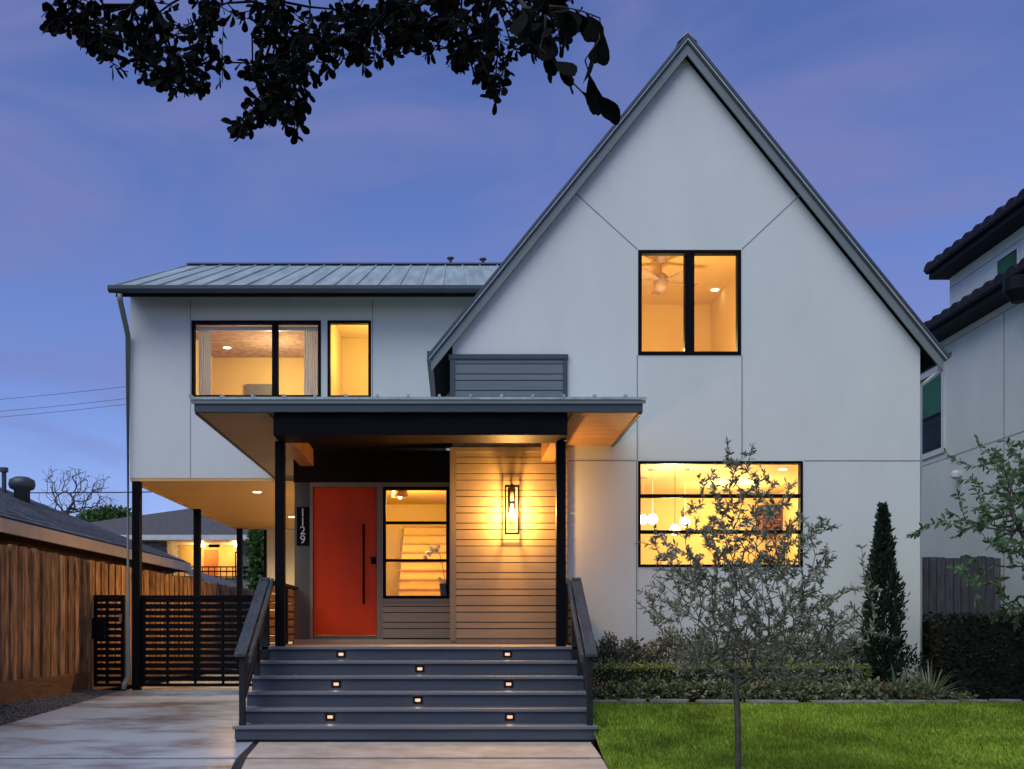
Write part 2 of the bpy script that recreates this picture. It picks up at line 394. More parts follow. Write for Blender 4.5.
# ------------------------------------------------------------------ the ground
g = B(); g.add([(-900, -60, -0.16), (900, -60, -0.16), (900, 1800, -0.16), (-900, 1800, -0.16)], [(0, 1, 2, 3)])
tag(g.build('ground', 'earth'), kind='structure')
def zdrive(y): return min(0.20, max(-0.30, 0.0345 * (y - 10.55)))
def slabs(name, m, fx0, fx1, ys, gap=0.012):
    b = B()
    for i in range(len(ys) - 1):
        ga = .13 if abs(ys[i] - 9.58) < .01 else gap; gc = .13 if abs(ys[i+1] - 9.58) < .01 else gap
        a, c = ys[i] + ga / 2, ys[i + 1] - gc / 2
        za, zc = zdrive(a), zdrive(c); x0, x1, x2, x3 = fx0(a), fx1(a), fx1(c), fx0(c)
        b.add([(x0,a,za-.3),(x1,a,za-.3),(x2,c,zc-.3),(x3,c,zc-.3),(x0,a,za),(x1,a,za),(x2,c,zc),(x3,c,zc)],
              [(0,3,2,1),(4,5,6,7),(0,1,5,4),(1,2,6,5),(2,3,7,6),(3,0,4,7)])
    return tag(b.build(name, m, bevel=0.006), kind='structure')
xgap = lambda y: -2.17 + .135 * max(0, 10.5 - y)
slabs('driveway', 'concrete', lambda y: -5.41, lambda y: xgap(y) - .045, [2.0, 6.6, 9.58, 12.4, 14.5, 16.05, 20.2, 24.4], 0.016)
slabs('walkway', 'walk_concrete', lambda y: xgap(y) + .045, lambda y: 1.46 - .055 * max(0, 10.5 - y), [2.0, 6.6, 9.58, 11.3], 0.022)
b = B()
for y0, y1 in ((2.0, 6.6), (6.6, 10.55), (10.55, 14.5), (14.5, 16.4)):
    b.add([(-5.4, y0, zdrive(y0)-.018), (1.3, y0, zdrive(y0)-.018), (1.3, y1, zdrive(y1)-.018), (-5.4, y1, zdrive(y1)-.018)], [(0,1,2,3)])
tag(b.build('gravel_strip', 'gravel_base'), kind='structure')
# gravel bed along the fence
b = B()
ys = np.linspace(3, 16.4, 14)
for i in range(len(ys) - 1):
    a, c = ys[i], ys[i + 1]
    zf = lambda y: max(zdrive(y), min(0.2, 0.06 * (y - 9.6)))
    b.add([(-6.0, a, zf(a)), (-5.41, a, zdrive(a)-.03), (-5.41, c, zdrive(c)-.03), (-6.0, c, zf(c))], [(0,1,2,3)])
tag(b.build('gravel_bed', 'gravel_base'), kind='structure')
def pebbles(name, n, fx, r0, r1):
    O = np.array([(1,0,0),(-1,0,0),(0,1,0),(0,-1,0),(0,0,1),(0,0,-1)], float)
    T = np.array([(0,2,4),(2,1,4),(1,3,4),(3,0,4),(2,0,5),(1,2,5),(3,1,5),(0,3,5)])
    P = np.array([fx() for _ in range(n)]); r = rng.uniform(r0, r1, (n, 1, 1))
    q = rng.normal(size=(n, 3, 3)); q = np.linalg.qr(q)[0]
    sh = O[None] * rng.uniform(0.6, 1.2, (n, 6, 1))
    V = P[:, None] + np.einsum('nij,nkj->nki', q, sh) * r
    Fc = (np.arange(n)[:, None, None] * 6 + T[None]).reshape(-1, 3)
    return tag(raw(name, V.reshape(-1, 3), Fc, 'pebble'), 'dark grey gravel along the wooden fence', 'gravel', kind='stuff')
def gp():
    y = rng.uniform(9.2, 16.3); u = rng.uniform()
    z = (1 - u) * max(zdrive(y), min(0.2, 0.06 * (y - 9.6))) + u * (zdrive(y) - .03)
    return (-5.98 + 0.57 * u, y, z + 0.004)
pebbles('gravel', 7000, gp, 0.010, 0.026)
# lawn
def edge_y(x): return 12.30 + 0.10 * math.sin(x * 0.9 + 0.5) + 0.02 * x
def zlawn(x, y):
    t = min(1, max(0, (y - 8.9) / 3.4)); return -0.06 + 0.31 * (t * t * (3 - 2 * t))
def sheet(name, m, xs, yf0, yf1, zf, ny=14):
    V = []; 
    for x in xs:
        a, c = yf0(x), yf1(x)
        for j in range(ny + 1):
            y = a + (c - a) * j / ny; V.append((x - (.058 * max(0, 10.5 - y) * max(0, 1 - (x - 1.47) / 3) if name == 'lawn' else 0), y, zf(x, y)))
    k = ny + 1; Fc = [(i*k+j, (i+1)*k+j, (i+1)*k+j+1, i*k+j+1) for i in range(len(xs)-1) for j in range(ny)]
    b = B(); b.add(V, Fc); return tag(b.build(name, m, smooth=True), kind='structure')
xs = list(np.linspace(1.47, 14, 40))
sheet('lawn', 'turf', xs, lambda x: 4.0, lambda x: edge_y(x) + 0.1, zlawn, 24)
sheet('planting_bed', 'mulch', xs, lambda x: edge_y(x) + 0.02, lambda x: 17.0, lambda x, y: 0.26 + 0.02 * (y - 12.3), 6)
n = 110000
gx = rng.uniform(1.475, 7.6, n); gy = 8.3 + (12.5 - 8.3) * rng.uniform(size=n) ** 1.15
ey = 12.30 + 0.10 * np.sin(gx * 0.9 + 0.5) + 0.02 * gx
gy = np.minimum(gy, ey - 0.02 - 0.1 * rng.uniform(size=n)); t = np.clip((gy - 8.9) / 3.4, 0, 1); gz = -0.06 + 0.31 * (t * t * (3 - 2 * t))
gx = gx - .055 * np.clip(10.5 - gy, 0, None) * np.clip(1 - (gx - 1.47) / 3, 0, 1)
patch = 0.8 + 0.35 * np.sin(gx * 2.1 + 1.3 * np.sin(gy * 1.7)) * np.sin(gy * 2.7 + gx)
h = rng.uniform(0.028, 0.060, n) * (0.85 + 0.25 * patch); ang = rng.uniform(0, 2 * np.pi, n); wv = 0.0042
P = np.stack([gx, gy, gz], 1); sd = np.stack([np.cos(ang), np.sin(ang), 0 * ang], 1) * wv
ln = np.stack([np.cos(ang + 1.57), np.sin(ang + 1.57), 0 * ang], 1) * (h * rng.uniform(0.1, 0.9, n))[:, None]
V = np.stack([P - sd, P + sd, P + ln * 0.45 + sd * .7 + np.array([0, 0, 1]) * (h * .6)[:, None], P + ln + np.array([0, 0, 1]) * h[:, None]], 1).reshape(-1, 3)
tag(raw('grass', V, np.arange(n * 4).reshape(n, 4), 'grass_blade'), 'bright green mown grass of the front lawn', 'grass', kind='stuff')

# ------------------------------------------------------------------ the house
YG, YW, YD, YP = 13.6, 16.4, 14.0, 11.5          # gable wall, wing wall, door wall, porch roof front
house = empty('house', (0, 16.4, 0.2), 'white stucco modern house with steep gable, low wing and lit windows', 'house')
def hb(b, name, m, parent=None, bevel=0.0, smooth=False, label=None):
    o = b.build(name, m, parent or house, bevel, smooth)
    if label: o['label'] = label
    return o
XL, XR, XC = -0.035, 6.325, 3.13
ZA, SL = 9.20, 1.236
def ztop(x): return ZA - SL * abs(x - XC)
U0 = 0.24
UW = (2.49, 3.89, 4.92, 6.35)       # upper gable window
LW = (2.49, 4.73, 2.04, 3.48)       # large lower window
zl = ztop(XL) - U0
hb(wall_holes([(XL, 0.1), (XR, 0.1), (XR, ztop(XR) - U0), (XC, ZA - U0), (XL, zl)], [UW, LW], YG, YG + 0.2), 'gable_wall', 'stucco')
hb(B().box(XR - 0.2, XR, YG + 0.2, 24.4, 0.1, ztop(XR) - U0), 'side_wall', 'stucco')
hb(B().box(XL, XL + 0.15, YG + 0.2, 24.4, 0.9, zl - 0.02), 'side_wall', 'stucco')
# control joints of the stucco
b = B(); jw, yj = 0.007, YG - 0.003
def vj(x, z0, z1): hb(B().box(x - jw, x + jw, yj, YG + 0.001, z0, z1), 'panel_joint', 'reveal')
vj(UW[0] - .012, LW[3] + .0, UW[2] - .0); vj(UW[1] + .012, 3.49, UW[2]); vj(LW[0] - .022, 0.3, LW[3])
hb(B().box(1.53, LW[0] - .03, yj, YG + .001, 3.485 - jw, 3.485 + jw), 'panel_joint', 'reveal'); hb(B().box(LW[1] + .02, XR, yj, YG + .001, 3.485 - jw, 3.485 + jw), 'panel_joint', 'reveal')
def dj(x0, z0, x1, z1):
    hb(B().prism([(x0, z0 - .01), (x1, z1 - .01), (x1, z1 + .01), (x0, z0 + .01)], 'y', yj, YG + .001), 'panel_joint', 'reveal')
dj(UW[0] - .01, UW[3] + .01, mx(572, YG), mz(190, YG)); dj(UW[1] + .01, UW[3] + .01, mx(803, YG), mz(192, YG))
# gable roof
def roof_half(sgn, y0, y1, off, th, ex):
    xe = XC + sgn * (3.45 + ex)
    return B().prism([(XC, ZA - off), (xe, ztop(xe) - off), (xe, ztop(xe) - off - th), (XC, ZA - off - th)], 'y', y0, y1)
YR = 13.47
b = B()
for s in (-1, 1):
    r = roof_half(s, YR - 0.03, 24.6, 0, 0.055, 0.03); b.add(r.v, r.f)
roof_g = hb(b, 'gable_roof', 'roof_metal')
b = B()
for s in (-1, 1):
    r = roof_half(s, YR + 0.03, 24.5, 0.058, 0.07, -0.02); b.add(r.v, r.f)
hb(b, 'eave_soffit', 'dark_soffit', roof_g)
for s in (-1, 1):
    r = roof_half(s, YR, YR + 0.028, 0.075, 0.19, 0.0); hb(r, 'rake_board', 'fascia', roof_g)
    r = roof_half(s, YR - 0.052, YR - 0.031, -0.004, 0.052, 0.03); hb(r, 'roof_edge', 'slate_trim', roof_g)
    r = roof_half(s, YR - 0.040, YR - 0.001, 0.056, 0.026, 0.03); hb(r, 'drip_edge', 'edge_metal', roof_g)
    r = roof_half(s, YR - 0.018, YR - 0.001, 0.084, 0.030, 0.01); hb(r, 'shadow_gap', 'slate_trim', roof_g)
hb(B().prism([(XC - .13, ZA - .10), (XC, ZA + .04), (XC + .13, ZA - .10), (XC, ZA + .02)], 'y', YR - .02, 24.6), 'ridge_cap', 'edge_metal', roof_g)
xe = XC - 3.45; ze = ztop(xe)
b = B().prism([(xe + .02, ze + .0), (xe - .05, ze + .01), (xe - .05, ze - .10), (xe + .02, ze - .12)], 'y', YR, YW - .02)
for k in range(14): b.box(xe - .06, xe - .05, YR + .1 + k * .2, YR + .13 + k * .2, ze - .12, ze + .03)
hb(b, 'gutter', 'slate_trim', roof_g)
xe = XC + 3.45; ze = ztop(xe)
hb(B().prism([(xe, ze - .02), (xe + .13, ze + .0), (xe + .11, ze - .07), (xe + .05, ze - .12), (xe, ze - .13)], 'y', YR + .02, 24.4), 'gutter', 'slate_trim', roof_g)
hb(B().tube([(xe + .03, YR + .15, ze - .12), (xe + .03, YR + .15, ze - .22), (XR + .05, YG + .12, ze - .42), (XR + .05, YG + .12, 0.3)], 0.036), 'downspout', 'edge_metal', roof_g)

def window(rect, yf, frame=0.055, mull=(), horiz=(), depth=0.09, proud=0.012, label=None, mw=0.045):
    x0, x1, z0, z1 = rect; y0, y1 = yf - proud, yf + depth; b = B()
    b.box(x0, x0 + frame, y0, y1, z0, z1); b.box(x1 - frame, x1, y0, y1, z0, z1)
    b.box(x0 + frame, x1 - frame, y0, y1, z0, z0 + frame); b.box(x0 + frame, x1 - frame, y0, y1, z1 - frame, z1)
    xs = [x0 + frame] + [q for m_, w_ in mull for q in (m_ - w_ / 2, m_ + w_ / 2)] + [x1 - frame]
    for m_, w_ in mull: b.box(m_ - w_ / 2, m_ + w_ / 2, y0 + .002, y1, z0 + frame, z1 - frame)
    for i in range(0, len(xs), 2):
        for zz in horiz: b.box(xs[i], xs[i + 1], y0 + .004, y1, zz - mw / 2, zz + mw / 2)
    w = hb(b, 'window', 'window_frame', bevel=0.004, label=label)
    hb(B().box(x0 + frame, x1 - frame, yf + .04, yf + .046, z0 + frame, z1 - frame), 'pane', 'pane_glass', w)
    return w
window(UW, YG, 0.05, mull=[(3.19, 0.13)], label='tall two pane upper window in the gable')
window(LW, YG, 0.035, horiz=[mz(495.8, YG), mz(531.8, YG)], label='wide lower window of three stacked panes')

# lapped siding
def siding(x0, x1, z0, z1, y, wide=0.137, narrow=0.087, proud=0.016, flip=False):
    b = B(); z = z0; k = 0 if not flip else 1
    while z < z1 - 0.01:
        h = wide if k % 2 == 0 else narrow; t = min(z + h, z1)
        b.prism([(y - proud, z + .011), (y - proud * .8, t), (y + .004, t), (y + .004, z + .011)], 'x', x0, x1); z = t; k += 1
    return b
SX0, SX1, SZT = -0.068, 1.525, 4.92
hb(B().box(0.012, SX1, YG - .012, YG - .002, 1.05, 3.61), 'siding_backing', 'porch_shade')  # dark sheets behind the boards, shade of the gaps put into their colour
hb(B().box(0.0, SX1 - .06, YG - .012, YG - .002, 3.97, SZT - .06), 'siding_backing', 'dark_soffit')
hb(siding(0.015, SX1, 1.06, 3.60, YG - 0.017), 'siding', 'siding', label='warm lit lapped siding beside the front window')
hb(siding(0.0, SX1 - .06, 3.98, SZT - .06, YG - 0.017), 'siding', 'upper_siding', label='blue grey lapped siding box above the porch roof')
hb(B().box(SX0, 0.0, YG - .045, YG + .03, 3.95, SZT - .06).box(SX1 - .06, SX1, YG - .045, YG - .001, 3.95, SZT - .06).box(SX0 - .02, SX1 + .01, YG - .055, YG + .03, SZT - .06, SZT), 'siding_frame', 'slate_trim')
hb(B().box(SX0, 0.013, YG - .045, YG + .03, 1.03, 3.60).box(SX0, SX1, YG - .05, YG - .001, 3.60, 3.66).box(.013, SX1, YG - .05, YG - .001, 0.995, 1.058), 'corner_board', 'siding_trim')

# door wall
DX0, DX1 = mx(294.5, YD), XL
DW = (mx(383, YD), -0.085, mz(598.5, YD), mz(487, YD)); DR = (mx(313, YD), mx(377, YD), mz(635.5, YD), mz(487, YD)); zh = DW[3]; zs = DW[2]; xj0, xj1 = DR[1], DW[0]
hb(wall_holes([(DX0, 0.95), (DX1, 0.95), (DX1, 3.69), (DX0, 3.69)], [DW, DR], YD, YD + 0.16), 'entry_wall', 'entry_board')
hb(B().box(DX0 - .01, DX1 - .002, YD - .03, YD - .001, zh + .065, 3.688), 'header_shade', 'porch_shade')  # dark panel added where the wall above the door lies in shade
hb(B().box(xj1, DX1 - .003, YD - .008, YD - .001, 1.05, zs - .06), 'siding_backing', 'porch_shade')
hb(siding(xj1 - .03, DX1 - .003, 1.06, zs - .06, YD - .013), 'siding', 'siding')
hb(B().box(xj0, xj1, YD - .03, YD + .1, 1.03, zh + .06).box(DR[0] - .04, DR[0], YD - .03, YD + .1, 1.03, zh + .06).box(DR[0] - .04, DX1 - .004, YD - .034, YD + .1, zh + .002, zh + .06).box(xj1, DX1 - .004, YD - .045, YD - .001, zs - .06, zs - .005), 'door_trim', 'siding_trim')
hb(B().box(DX0, DX1 - .004, YD - .06, YD - .001, 0.993, 1.052), 'threshold', 'deck_wood')
hb(B().box(DX0, DX0 + .15, YD + .16, 24.4, 0.1, 3.66), 'side_wall', 'stucco')
window(DW, YD, 0.04, horiz=[mz(522.6, YD), mz(560.3, YD)], mw=0.035, label='three pane window beside the front door')
door = hb(B().box(DR[0] + .004, DR[1] - .004, YD + .02, YD + .065, DR[2] + .005, DR[3] - .004), 'front_door', 'door_red', bevel=0.004, label='bright red orange front door with long bar handle')
b = B()
for zz in (mz(519, YD), mz(551, YD), mz(583, YD), mz(612, YD)): hb(B().box(DR[0] + .02, DR[1] - .02, YD + .0165, YD + .0205, zz - .003, zz + .003), 'door_groove', 'door_red', door)
hx = mx(364, YD)
hb(B().tube([(hx, YD - .05, mz(604, YD)), (hx, YD - .05, mz(524, YD))], 0.016).tube([(hx, YD - .05, mz(595, YD)), (hx, YD + .02, mz(595, YD))], 0.010).tube([(hx, YD - .05, mz(533, YD)), (hx, YD + .02, mz(533, YD))], 0.010), 'handle', 'black_steel', door, smooth=True)
hb(B().box(mx(371, YD), mx(376, YD), YD - .005, YD + .02, mz(564, YD), mz(557, YD)), 'lock', 'black_steel', door, bevel=.004)

# wing
WX0, WX1, WZ0 = -5.33, 0.9, 3.67
W1 = (mx(191.5, YW), mx(321, YW), 4.98, mz(320.5, YW)); W2 = (mx(327.5, YW), mx(371, YW), 4.98, mz(320.5, YW))
hb(wall_holes([(WX0, WZ0), (WX1, WZ0), (WX1, 6.72), (WX0, 6.72)], [W1, W2], YW, YW + .18), 'wing_wall', 'stucco')
hb(B().prism([(YW + .18, WZ0), (24.3, WZ0), (24.3, 6.7), (20.3, 8.45), (YW + .18, 6.7)], 'x', WX0, WX0 + .18), 'side_wall', 'stucco')
hb(B().box(WX0 + .18, WX1, 24.2, 24.4, WZ0, 6.75), 'back_wall', 'stucco')
b = B()
for px in (190.5, 372.5):
    x = mx(px, YW); hb(B().box(x - .006, x + .006, YW - .003, YW + .001, WZ0 if px < 200 else 4.2, 6.6), 'panel_joint', 'reveal')
window(W1, YW, 0.05, mull=[(mx(275, YW), 0.10)], label='sliding upper window with white curtains'); window(W2, YW, 0.045, label='narrow upper window lit yellow')
zr = lambda y: 6.60 + (y - 15.78) * 0.437
b = B(); RX0, RX1 = -5.42, 2.2
for (ya, yb) in ((15.78, 20.3), (24.82, 20.3)):
    b.prism([(ya, 6.60), (yb, zr(20.3)), (yb, zr(20.3) - .05), (ya, 6.55)], 'x', RX0, RX1 if yb > ya else RX1)
k = 0; x = RX0 + .02
while x < RX1:
    b.prism([(15.77, 6.60), (20.3, zr(20.3)), (20.3, zr(20.3) + .024), (15.77, 6.624)], 'x', x - .012, x + .012); x += .347
wroof = hb(b, 'wing_roof', 'roof_metal')
hb(B().prism([(20.12, zr(20.12) + .036), (20.3, zr(20.3) + .055), (20.48, zr(20.12) + .036), (20.3, zr(20.3) + .03)], 'x', RX0, RX1), 'ridge_cap', 'slate_trim', wroof)
hb(B().prism([(15.86, 6.545), (16.39, 6.775), (16.39, 6.72), (15.86, 6.46)], 'x', WX0 - .05, 1.0), 'eave_soffit', 'dark_soffit', wroof)
hb(B().prism([(15.70, 6.60), (15.80, 6.60), (15.80, 6.50), (15.73, 6.50), (15.70, 6.54)], 'x', RX0 - .04, 1.1), 'gutter', 'slate_trim', wroof, bevel=.006)
gx_ = mx(119.5, 15.75)
hb(B().tube([(gx_, 15.76, 6.48), (gx_, 15.78, 6.38), (WX0 - .01, YW - .07, 5.98), (WX0 - .01, YW - .07, 0.42), (WX0 - .05, YW - .12, .30), (WX0 - .05, YW - .18, .21)], 0.044, 10), 'downspout', 'fascia', smooth=True)
for px, py in ((450.5, 258), (483, 259)):
    x = mx(px, 20.9); hb(B().tube([(x, 20.9, 8.2), (x, 20.9, mz(py + 2, 20.9))], .03).lathe((x, 20.9, mz(py + 2, 20.9)), [(.04, 0), (.08, .03), (.07, .05), (.03, .07)]), 'roof_vent', 'slate_trim', wroof)
# carport ceiling and posts
hb(B().box(WX0 + .004, DX0, YW + .004, 24.42, 3.62, 3.668), 'carport_ceiling', 'soffit_wood')
hb(B().box(WX0 + .002, WX0 + .05, YW + .2, 24.43, 3.60, 3.619), 'ceiling_trim', 'soffit_wood')
for x, y in ((WX0 + .09, YW + .08), (WX0 + .10, 20.3), (WX0 + .10, 24.3)):
    hb(B().box(x - .065, x + .065, y - .065, y + .065, 0.19, 3.618), 'carport_post', 'black_steel', bevel=.004)
hb(B().box(-4.60, DX0, 24.45, 24.65, 0.1, 3.61), 'rear_wall', 'white_stucco'); hb(B().box(-4.67, -4.602, 24.42, 24.6, 0.1, 3.61), 'carport_post', 'black_steel')

# porch roof
PX0, PX1, PZ = -3.0, 2.16, 3.69
b = B().box(PX0 + .03, -2.16, YP + .04, YW - .002, PZ, PZ + .02).box(1.36, PX1 - .03, YP + .04, YG - .002, PZ, PZ + .02).box(-2.16, 1.36, YP + .04, 11.90, PZ + .02, PZ + .04).box(-2.16, -1.99, 14.3, YW - .002, PZ, PZ + .02)
proof = B().prism([(YP - .03, 3.862), (YW - .002, 4.06), (YW - .002, 4.03), (YP - .03, 3.832)], 'x', PX0 - .04, XL - .1)
zz = 3.862 + .198 * (YG - .055 - YP + .03) / (YW - YP + .03)
proof.prism([(YP - .03, 3.862), (YG - .056, zz), (YG - .056, zz - .03), (YP - .03, 3.832)], 'x', XL - .1, PX1 + .04)
x = PX0 - .04
while x < PX1 + .05:
    ye = YW - .01 if x < XL - .15 else YG - .06
    zq = 3.862 + .198 * (ye - YP + .03) / (YW - YP + .03)
    proof.prism([(YP - .035, 3.855), (ye, zq - .003), (ye, zq + .035), (YP - .035, 3.892)], 'x', x - .014, x + .014); x += .3575
pr = hb(proof, 'porch_roof', 'roof_metal')
hb(b, 'porch_soffit', 'porch_wood', pr)
hb(B().box(-1.99, 1.36, 11.91, YD - .04, PZ + .03, PZ + .05), 'porch_ceiling', 'porch_shade', pr)  # shade between the beams is put into the ceiling colour
hb(B().box(PX0, PX1, YP, YP + .038, PZ + .004, PZ + .125), 'fascia_board', 'slate_trim', pr, bevel=.004)
hb(B().box(PX0, PX0 + .038, YP + .04, YW - .003, PZ - .012, PZ + .125), 'fascia_board', 'slate_trim', pr)
hb(B().box(PX1 - .038, PX1, YP + .04, YG - .003, PZ - .012, PZ + .125), 'fascia_board', 'slate_trim', pr)
hb(B().box(PX0 - .03, PX1 + .03, YP - .02, YP - .001, PZ + .098, PZ + .135), 'drip_edge', 'fascia', pr)
hb(B().box(PX0 + .01, PX1 - .01, YP + .002, YP + .03, PZ + .127, 3.835), 'shadow_gap', 'black_steel', pr)
hb(B().box(-2.10, 1.30, 11.56, 12.03, 3.452, PZ + .018), 'porch_beam', 'black_steel', bevel=.004)
hb(B().box(-2.10, 1.30, 11.55, 12.04, 3.438, 3.450), 'beam_flange', 'black_steel')
hb(B().box(-2.16, -1.98, 12.045, YD - .032, 3.47, PZ + .02), 'porch_beam', 'beam_wood', label='stained wood beam running back to the entry wall')
hb(B().box(1.165, 1.345, 12.045, YG - .052, 3.47, PZ + .02), 'porch_beam', 'beam_wood', label='stained wood beam running back to the siding')
for x in (-2.09, 1.265):
    hb(B().box(x - .056, x + .056, 11.91, 12.02, .99, 3.437), 'porch_post', 'black_steel', bevel=.005)
# deck
b = B(); y = 11.93; 
while y < YD - .07:
    e = min(y + .14, YD - .062); xr = 1.49 if e < YG - .06 else XL - .01
    b.box(-2.32, xr, y, e - .006, .962, .992); y += .14
hb(b, 'porch_deck', 'deck_wood')

# steps
steps = empty('porch_steps', (-0.4, 11.2, 0.0), 'wide slate grey wooden stairs up to the porch', 'stairs')
SXL, SXR = -2.32, 1.485; RI, TR = .163, .27
for k in range(6):
    zt = .99 - RI * k; yf = 11.9 - TR * k
    xa, xb_ = (SXL - .03, SXR + .03) if k == 5 else (SXL, SXR)
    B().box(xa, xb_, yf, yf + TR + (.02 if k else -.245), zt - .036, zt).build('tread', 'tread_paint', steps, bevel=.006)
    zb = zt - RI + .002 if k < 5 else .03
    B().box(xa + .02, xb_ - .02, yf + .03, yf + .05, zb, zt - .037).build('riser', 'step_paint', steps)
B().box(SXL, SXR, 10.60, 10.62, -.02, .04).build('base_board', 'rail_paint', steps)
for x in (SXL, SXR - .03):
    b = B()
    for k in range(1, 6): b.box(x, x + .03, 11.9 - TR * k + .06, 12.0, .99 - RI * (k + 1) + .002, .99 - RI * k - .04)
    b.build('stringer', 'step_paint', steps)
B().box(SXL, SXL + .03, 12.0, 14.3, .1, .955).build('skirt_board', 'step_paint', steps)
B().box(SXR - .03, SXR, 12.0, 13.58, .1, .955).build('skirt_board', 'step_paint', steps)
# step lights
sl0 = None
SLP = [(341, 654.6, 0, 'step light at the stair end below the red door, in the top riser'), (507.4, 654.6, 0, 'step light in the top riser, on the side of the wall lamp'),
       (419.8, 669.8, 1, 'upper of the two step lights in the middle of the stairs'), (336.2, 685, 2, 'step light nearest the black gate in the third riser'),
       (508.6, 686, 2, 'step light in the third riser, on the lawn side'), (417.8, 701.6, 3, 'lower of the two step lights in the middle of the stairs'),
       (330.2, 718.5, 4, 'lowest step light on the driveway side of the stairs'), (509.8, 718.5, 4, 'lowest step light on the lawn side of the stairs')]
for px, py, k, lab in SLP:
    yf = 11.9 - TR * k + .03; x, z = mx(px, yf), .99 - RI * k - .092
    if sl0 is None:
        o = sl0 = empty('step_light', (x, yf, z), lab, 'step light', 'step lights set in the risers')
        B().box(x-.052,x+.052,yf-.012,yf,z-.037,z-.02).box(x-.052,x+.052,yf-.012,yf,z+.02,z+.037).box(x-.052,x-.03,yf-.012,yf,z-.02,z+.02).box(x+.03,x+.052,yf-.012,yf,z-.02,z+.02).build('housing', 'window_frame', o)
        B().box(x-.03,x+.03,yf-.004,yf-.001,z-.016,z+.016).build('lens', 'glow_step', o)
    else:
        o = copy_tree(sl0, None, (x, yf, z)); o['label'] = lab
    lamp('step_glow', (x, yf - .03, z - .01), 0.16, (1, .62, .36), .02)

# railings
def railing(x, ang, lab, yback):
    r = empty('stair_railing', (x, 11.2, 0.5), lab, 'railing', 'railings of the porch stairs')
    s = 1 if x > 0 else -1
    za, zb = .93, 1.81; ya, yb = 10.60, 11.93
    B().beam((x + s * .01, ya - .03, za - .01), (x + s * .01, yb + .04, zb - .01), .125, .036).build('rail_cap', 'rail_cap', r, bevel=.006)
    B().beam((x - s * .085, ya + .02, za - .05), (x - s * .085, yb, zb - .05), .04, .09).build('handrail', 'rail_cap', r, bevel=.006)
    for q in (.12, .5, .88): B().box(x - s * .085 - .012, x - s * .02, ya + (yb - ya) * q - .015, ya + (yb - ya) * q + .015, za + (zb - za) * q - .09, za + (zb - za) * q - .06).build('bracket', 'black_steel', r)
    B().box(x - .03, x + .03, 10.62, 10.69, .175, za - .02).build('post', 'rail_paint', r, bevel=.004)
    B().box(x - .03, x + .03, 11.42, 11.49, .66, 1.42).build('post', 'rail_paint', r)
    B().box(x - .045, x + .045, 11.90, 11.99, .85, zb - .02).build('post', 'rail_paint', r, bevel=.004)
    b = B()
    for q in range(4):
        dz = -.18 - q * .13; b.beam((x, ya + .10, za + dz + .066), (x, yb - .06, zb + dz - .04), .02, .075)
    b.build('slat', 'rail_paint', r)
    if yback:
        B().box(x - .07, x + .07, 11.99, yback, zb - .06, zb - .022).build('top_rail', 'rail_paint', r, bevel=.004)
        b = B()
        for q in range(7): b.box(x - .014, x + .014, 11.99, yback, 1.03 + q * .103, 1.03 + q * .103 + .082)
        b.build('slat', 'beam_wood' if s < 0 else 'rail_paint', r)
        for yy in (yback - .95, yback - .06): B().box(x - .04, x + .04, yy, yy + .06, .985, zb - .061).build('post', 'rail_paint', r)
railing(-2.265, 0, 'stair railing on the driveway side with slatted porch guard', 14.24)
railing(1.435, 0, 'stair railing on the lawn side of the porch steps', 13.53)

# number plaque
nx = mx(303, YD); b = B().box(mx(297, YD), mx(309, YD), YD - .022, YD - .001, mz(545.5, YD), mz(507, YD))
pl = empty('number_plaque', (nx, YD, 2.5), 'black vertical plaque with white house number 1129 beside the door', 'house number')
b.build('plaque', 'window_frame', pl, bevel=.003)
for i, ch in enumerate('1129'):
    fc = bpy.data.curves.new('digit', 'FONT'); fc.body = ch; fc.size = .165; fc.align_x = 'CENTER'; fc.align_y = 'CENTER'; fc.extrude = .004; fc.space_line = 1
    tmp = bpy.data.objects.new('digit_text', fc); COL.objects.link(tmp); bpy.context.view_layer.update()
    me = bpy.data.meshes.new_from_object(tmp.evaluated_get(bpy.context.evaluated_depsgraph_get())); bpy.data.objects.remove(tmp); bpy.data.curves.remove(fc)
    o = bpy.data.objects.new('digit', me); COL.objects.link(o); o.parent = pl; me.materials.clear(); me.materials.append(MATS['digit_white'])
    o.location = (0, -.027, mz(513 + i * 9.0, YD) - 2.5); o.rotation_euler = (R(90), 0, 0)

# wall lamp
lx, ly = mx(512, 13.42), 13.42
wl = empty('wall_lamp', (lx, YG, 2.8), 'lit wall lantern with black open frame on the siding', 'wall lamp')
zt_, zb_ = mz(486, ly), mz(533.5, ly); hw = .088
b = B()
for sx in (-1, 1):
    for sy in (-1, 1): b.box(lx + sx*hw - .008, lx + sx*hw + .008, ly + sy*hw*.8 - .008, ly + sy*hw*.8 + .008, zb_, zt_)
for z in (zb_, zt_):
    for sy in (-1, 1): b.box(lx - hw, lx + hw, ly + sy*hw*.8 - .007, ly + sy*hw*.8 + .007, z - .007, z + .007)
    for sx in (-1, 1): b.box(lx + sx*hw - .007, lx + sx*hw + .007, ly - hw*.8, ly + hw*.8, z - .007, z + .007)
b.box(lx - hw, lx + hw, ly - .012, ly + .012, zt_ - .006, zt_ + .006)
b.build('frame', 'window_frame', wl)
B().box(lx - .05, lx + .05, YG - .06, YG - .035, 2.78, 3.08).box(lx - .012, lx + .012, ly, YG - .05, zt_ - .02, zt_ + .03).build('mount', 'window_frame', wl)
B().lathe((lx, ly, zt_ - .20), [(.022, 0), (.022, .19)]).build('socket', 'beam_wood', wl, smooth=True)
zbulb = mz(512.5, ly)
B().lathe((lx, ly, zbulb - .10), [(.006, 0), (.03, .03), (.036, .06), (.03, .11), (.012, .20), (.008, .22)]).build('bulb', 'glow_bulb', wl, smooth=True)
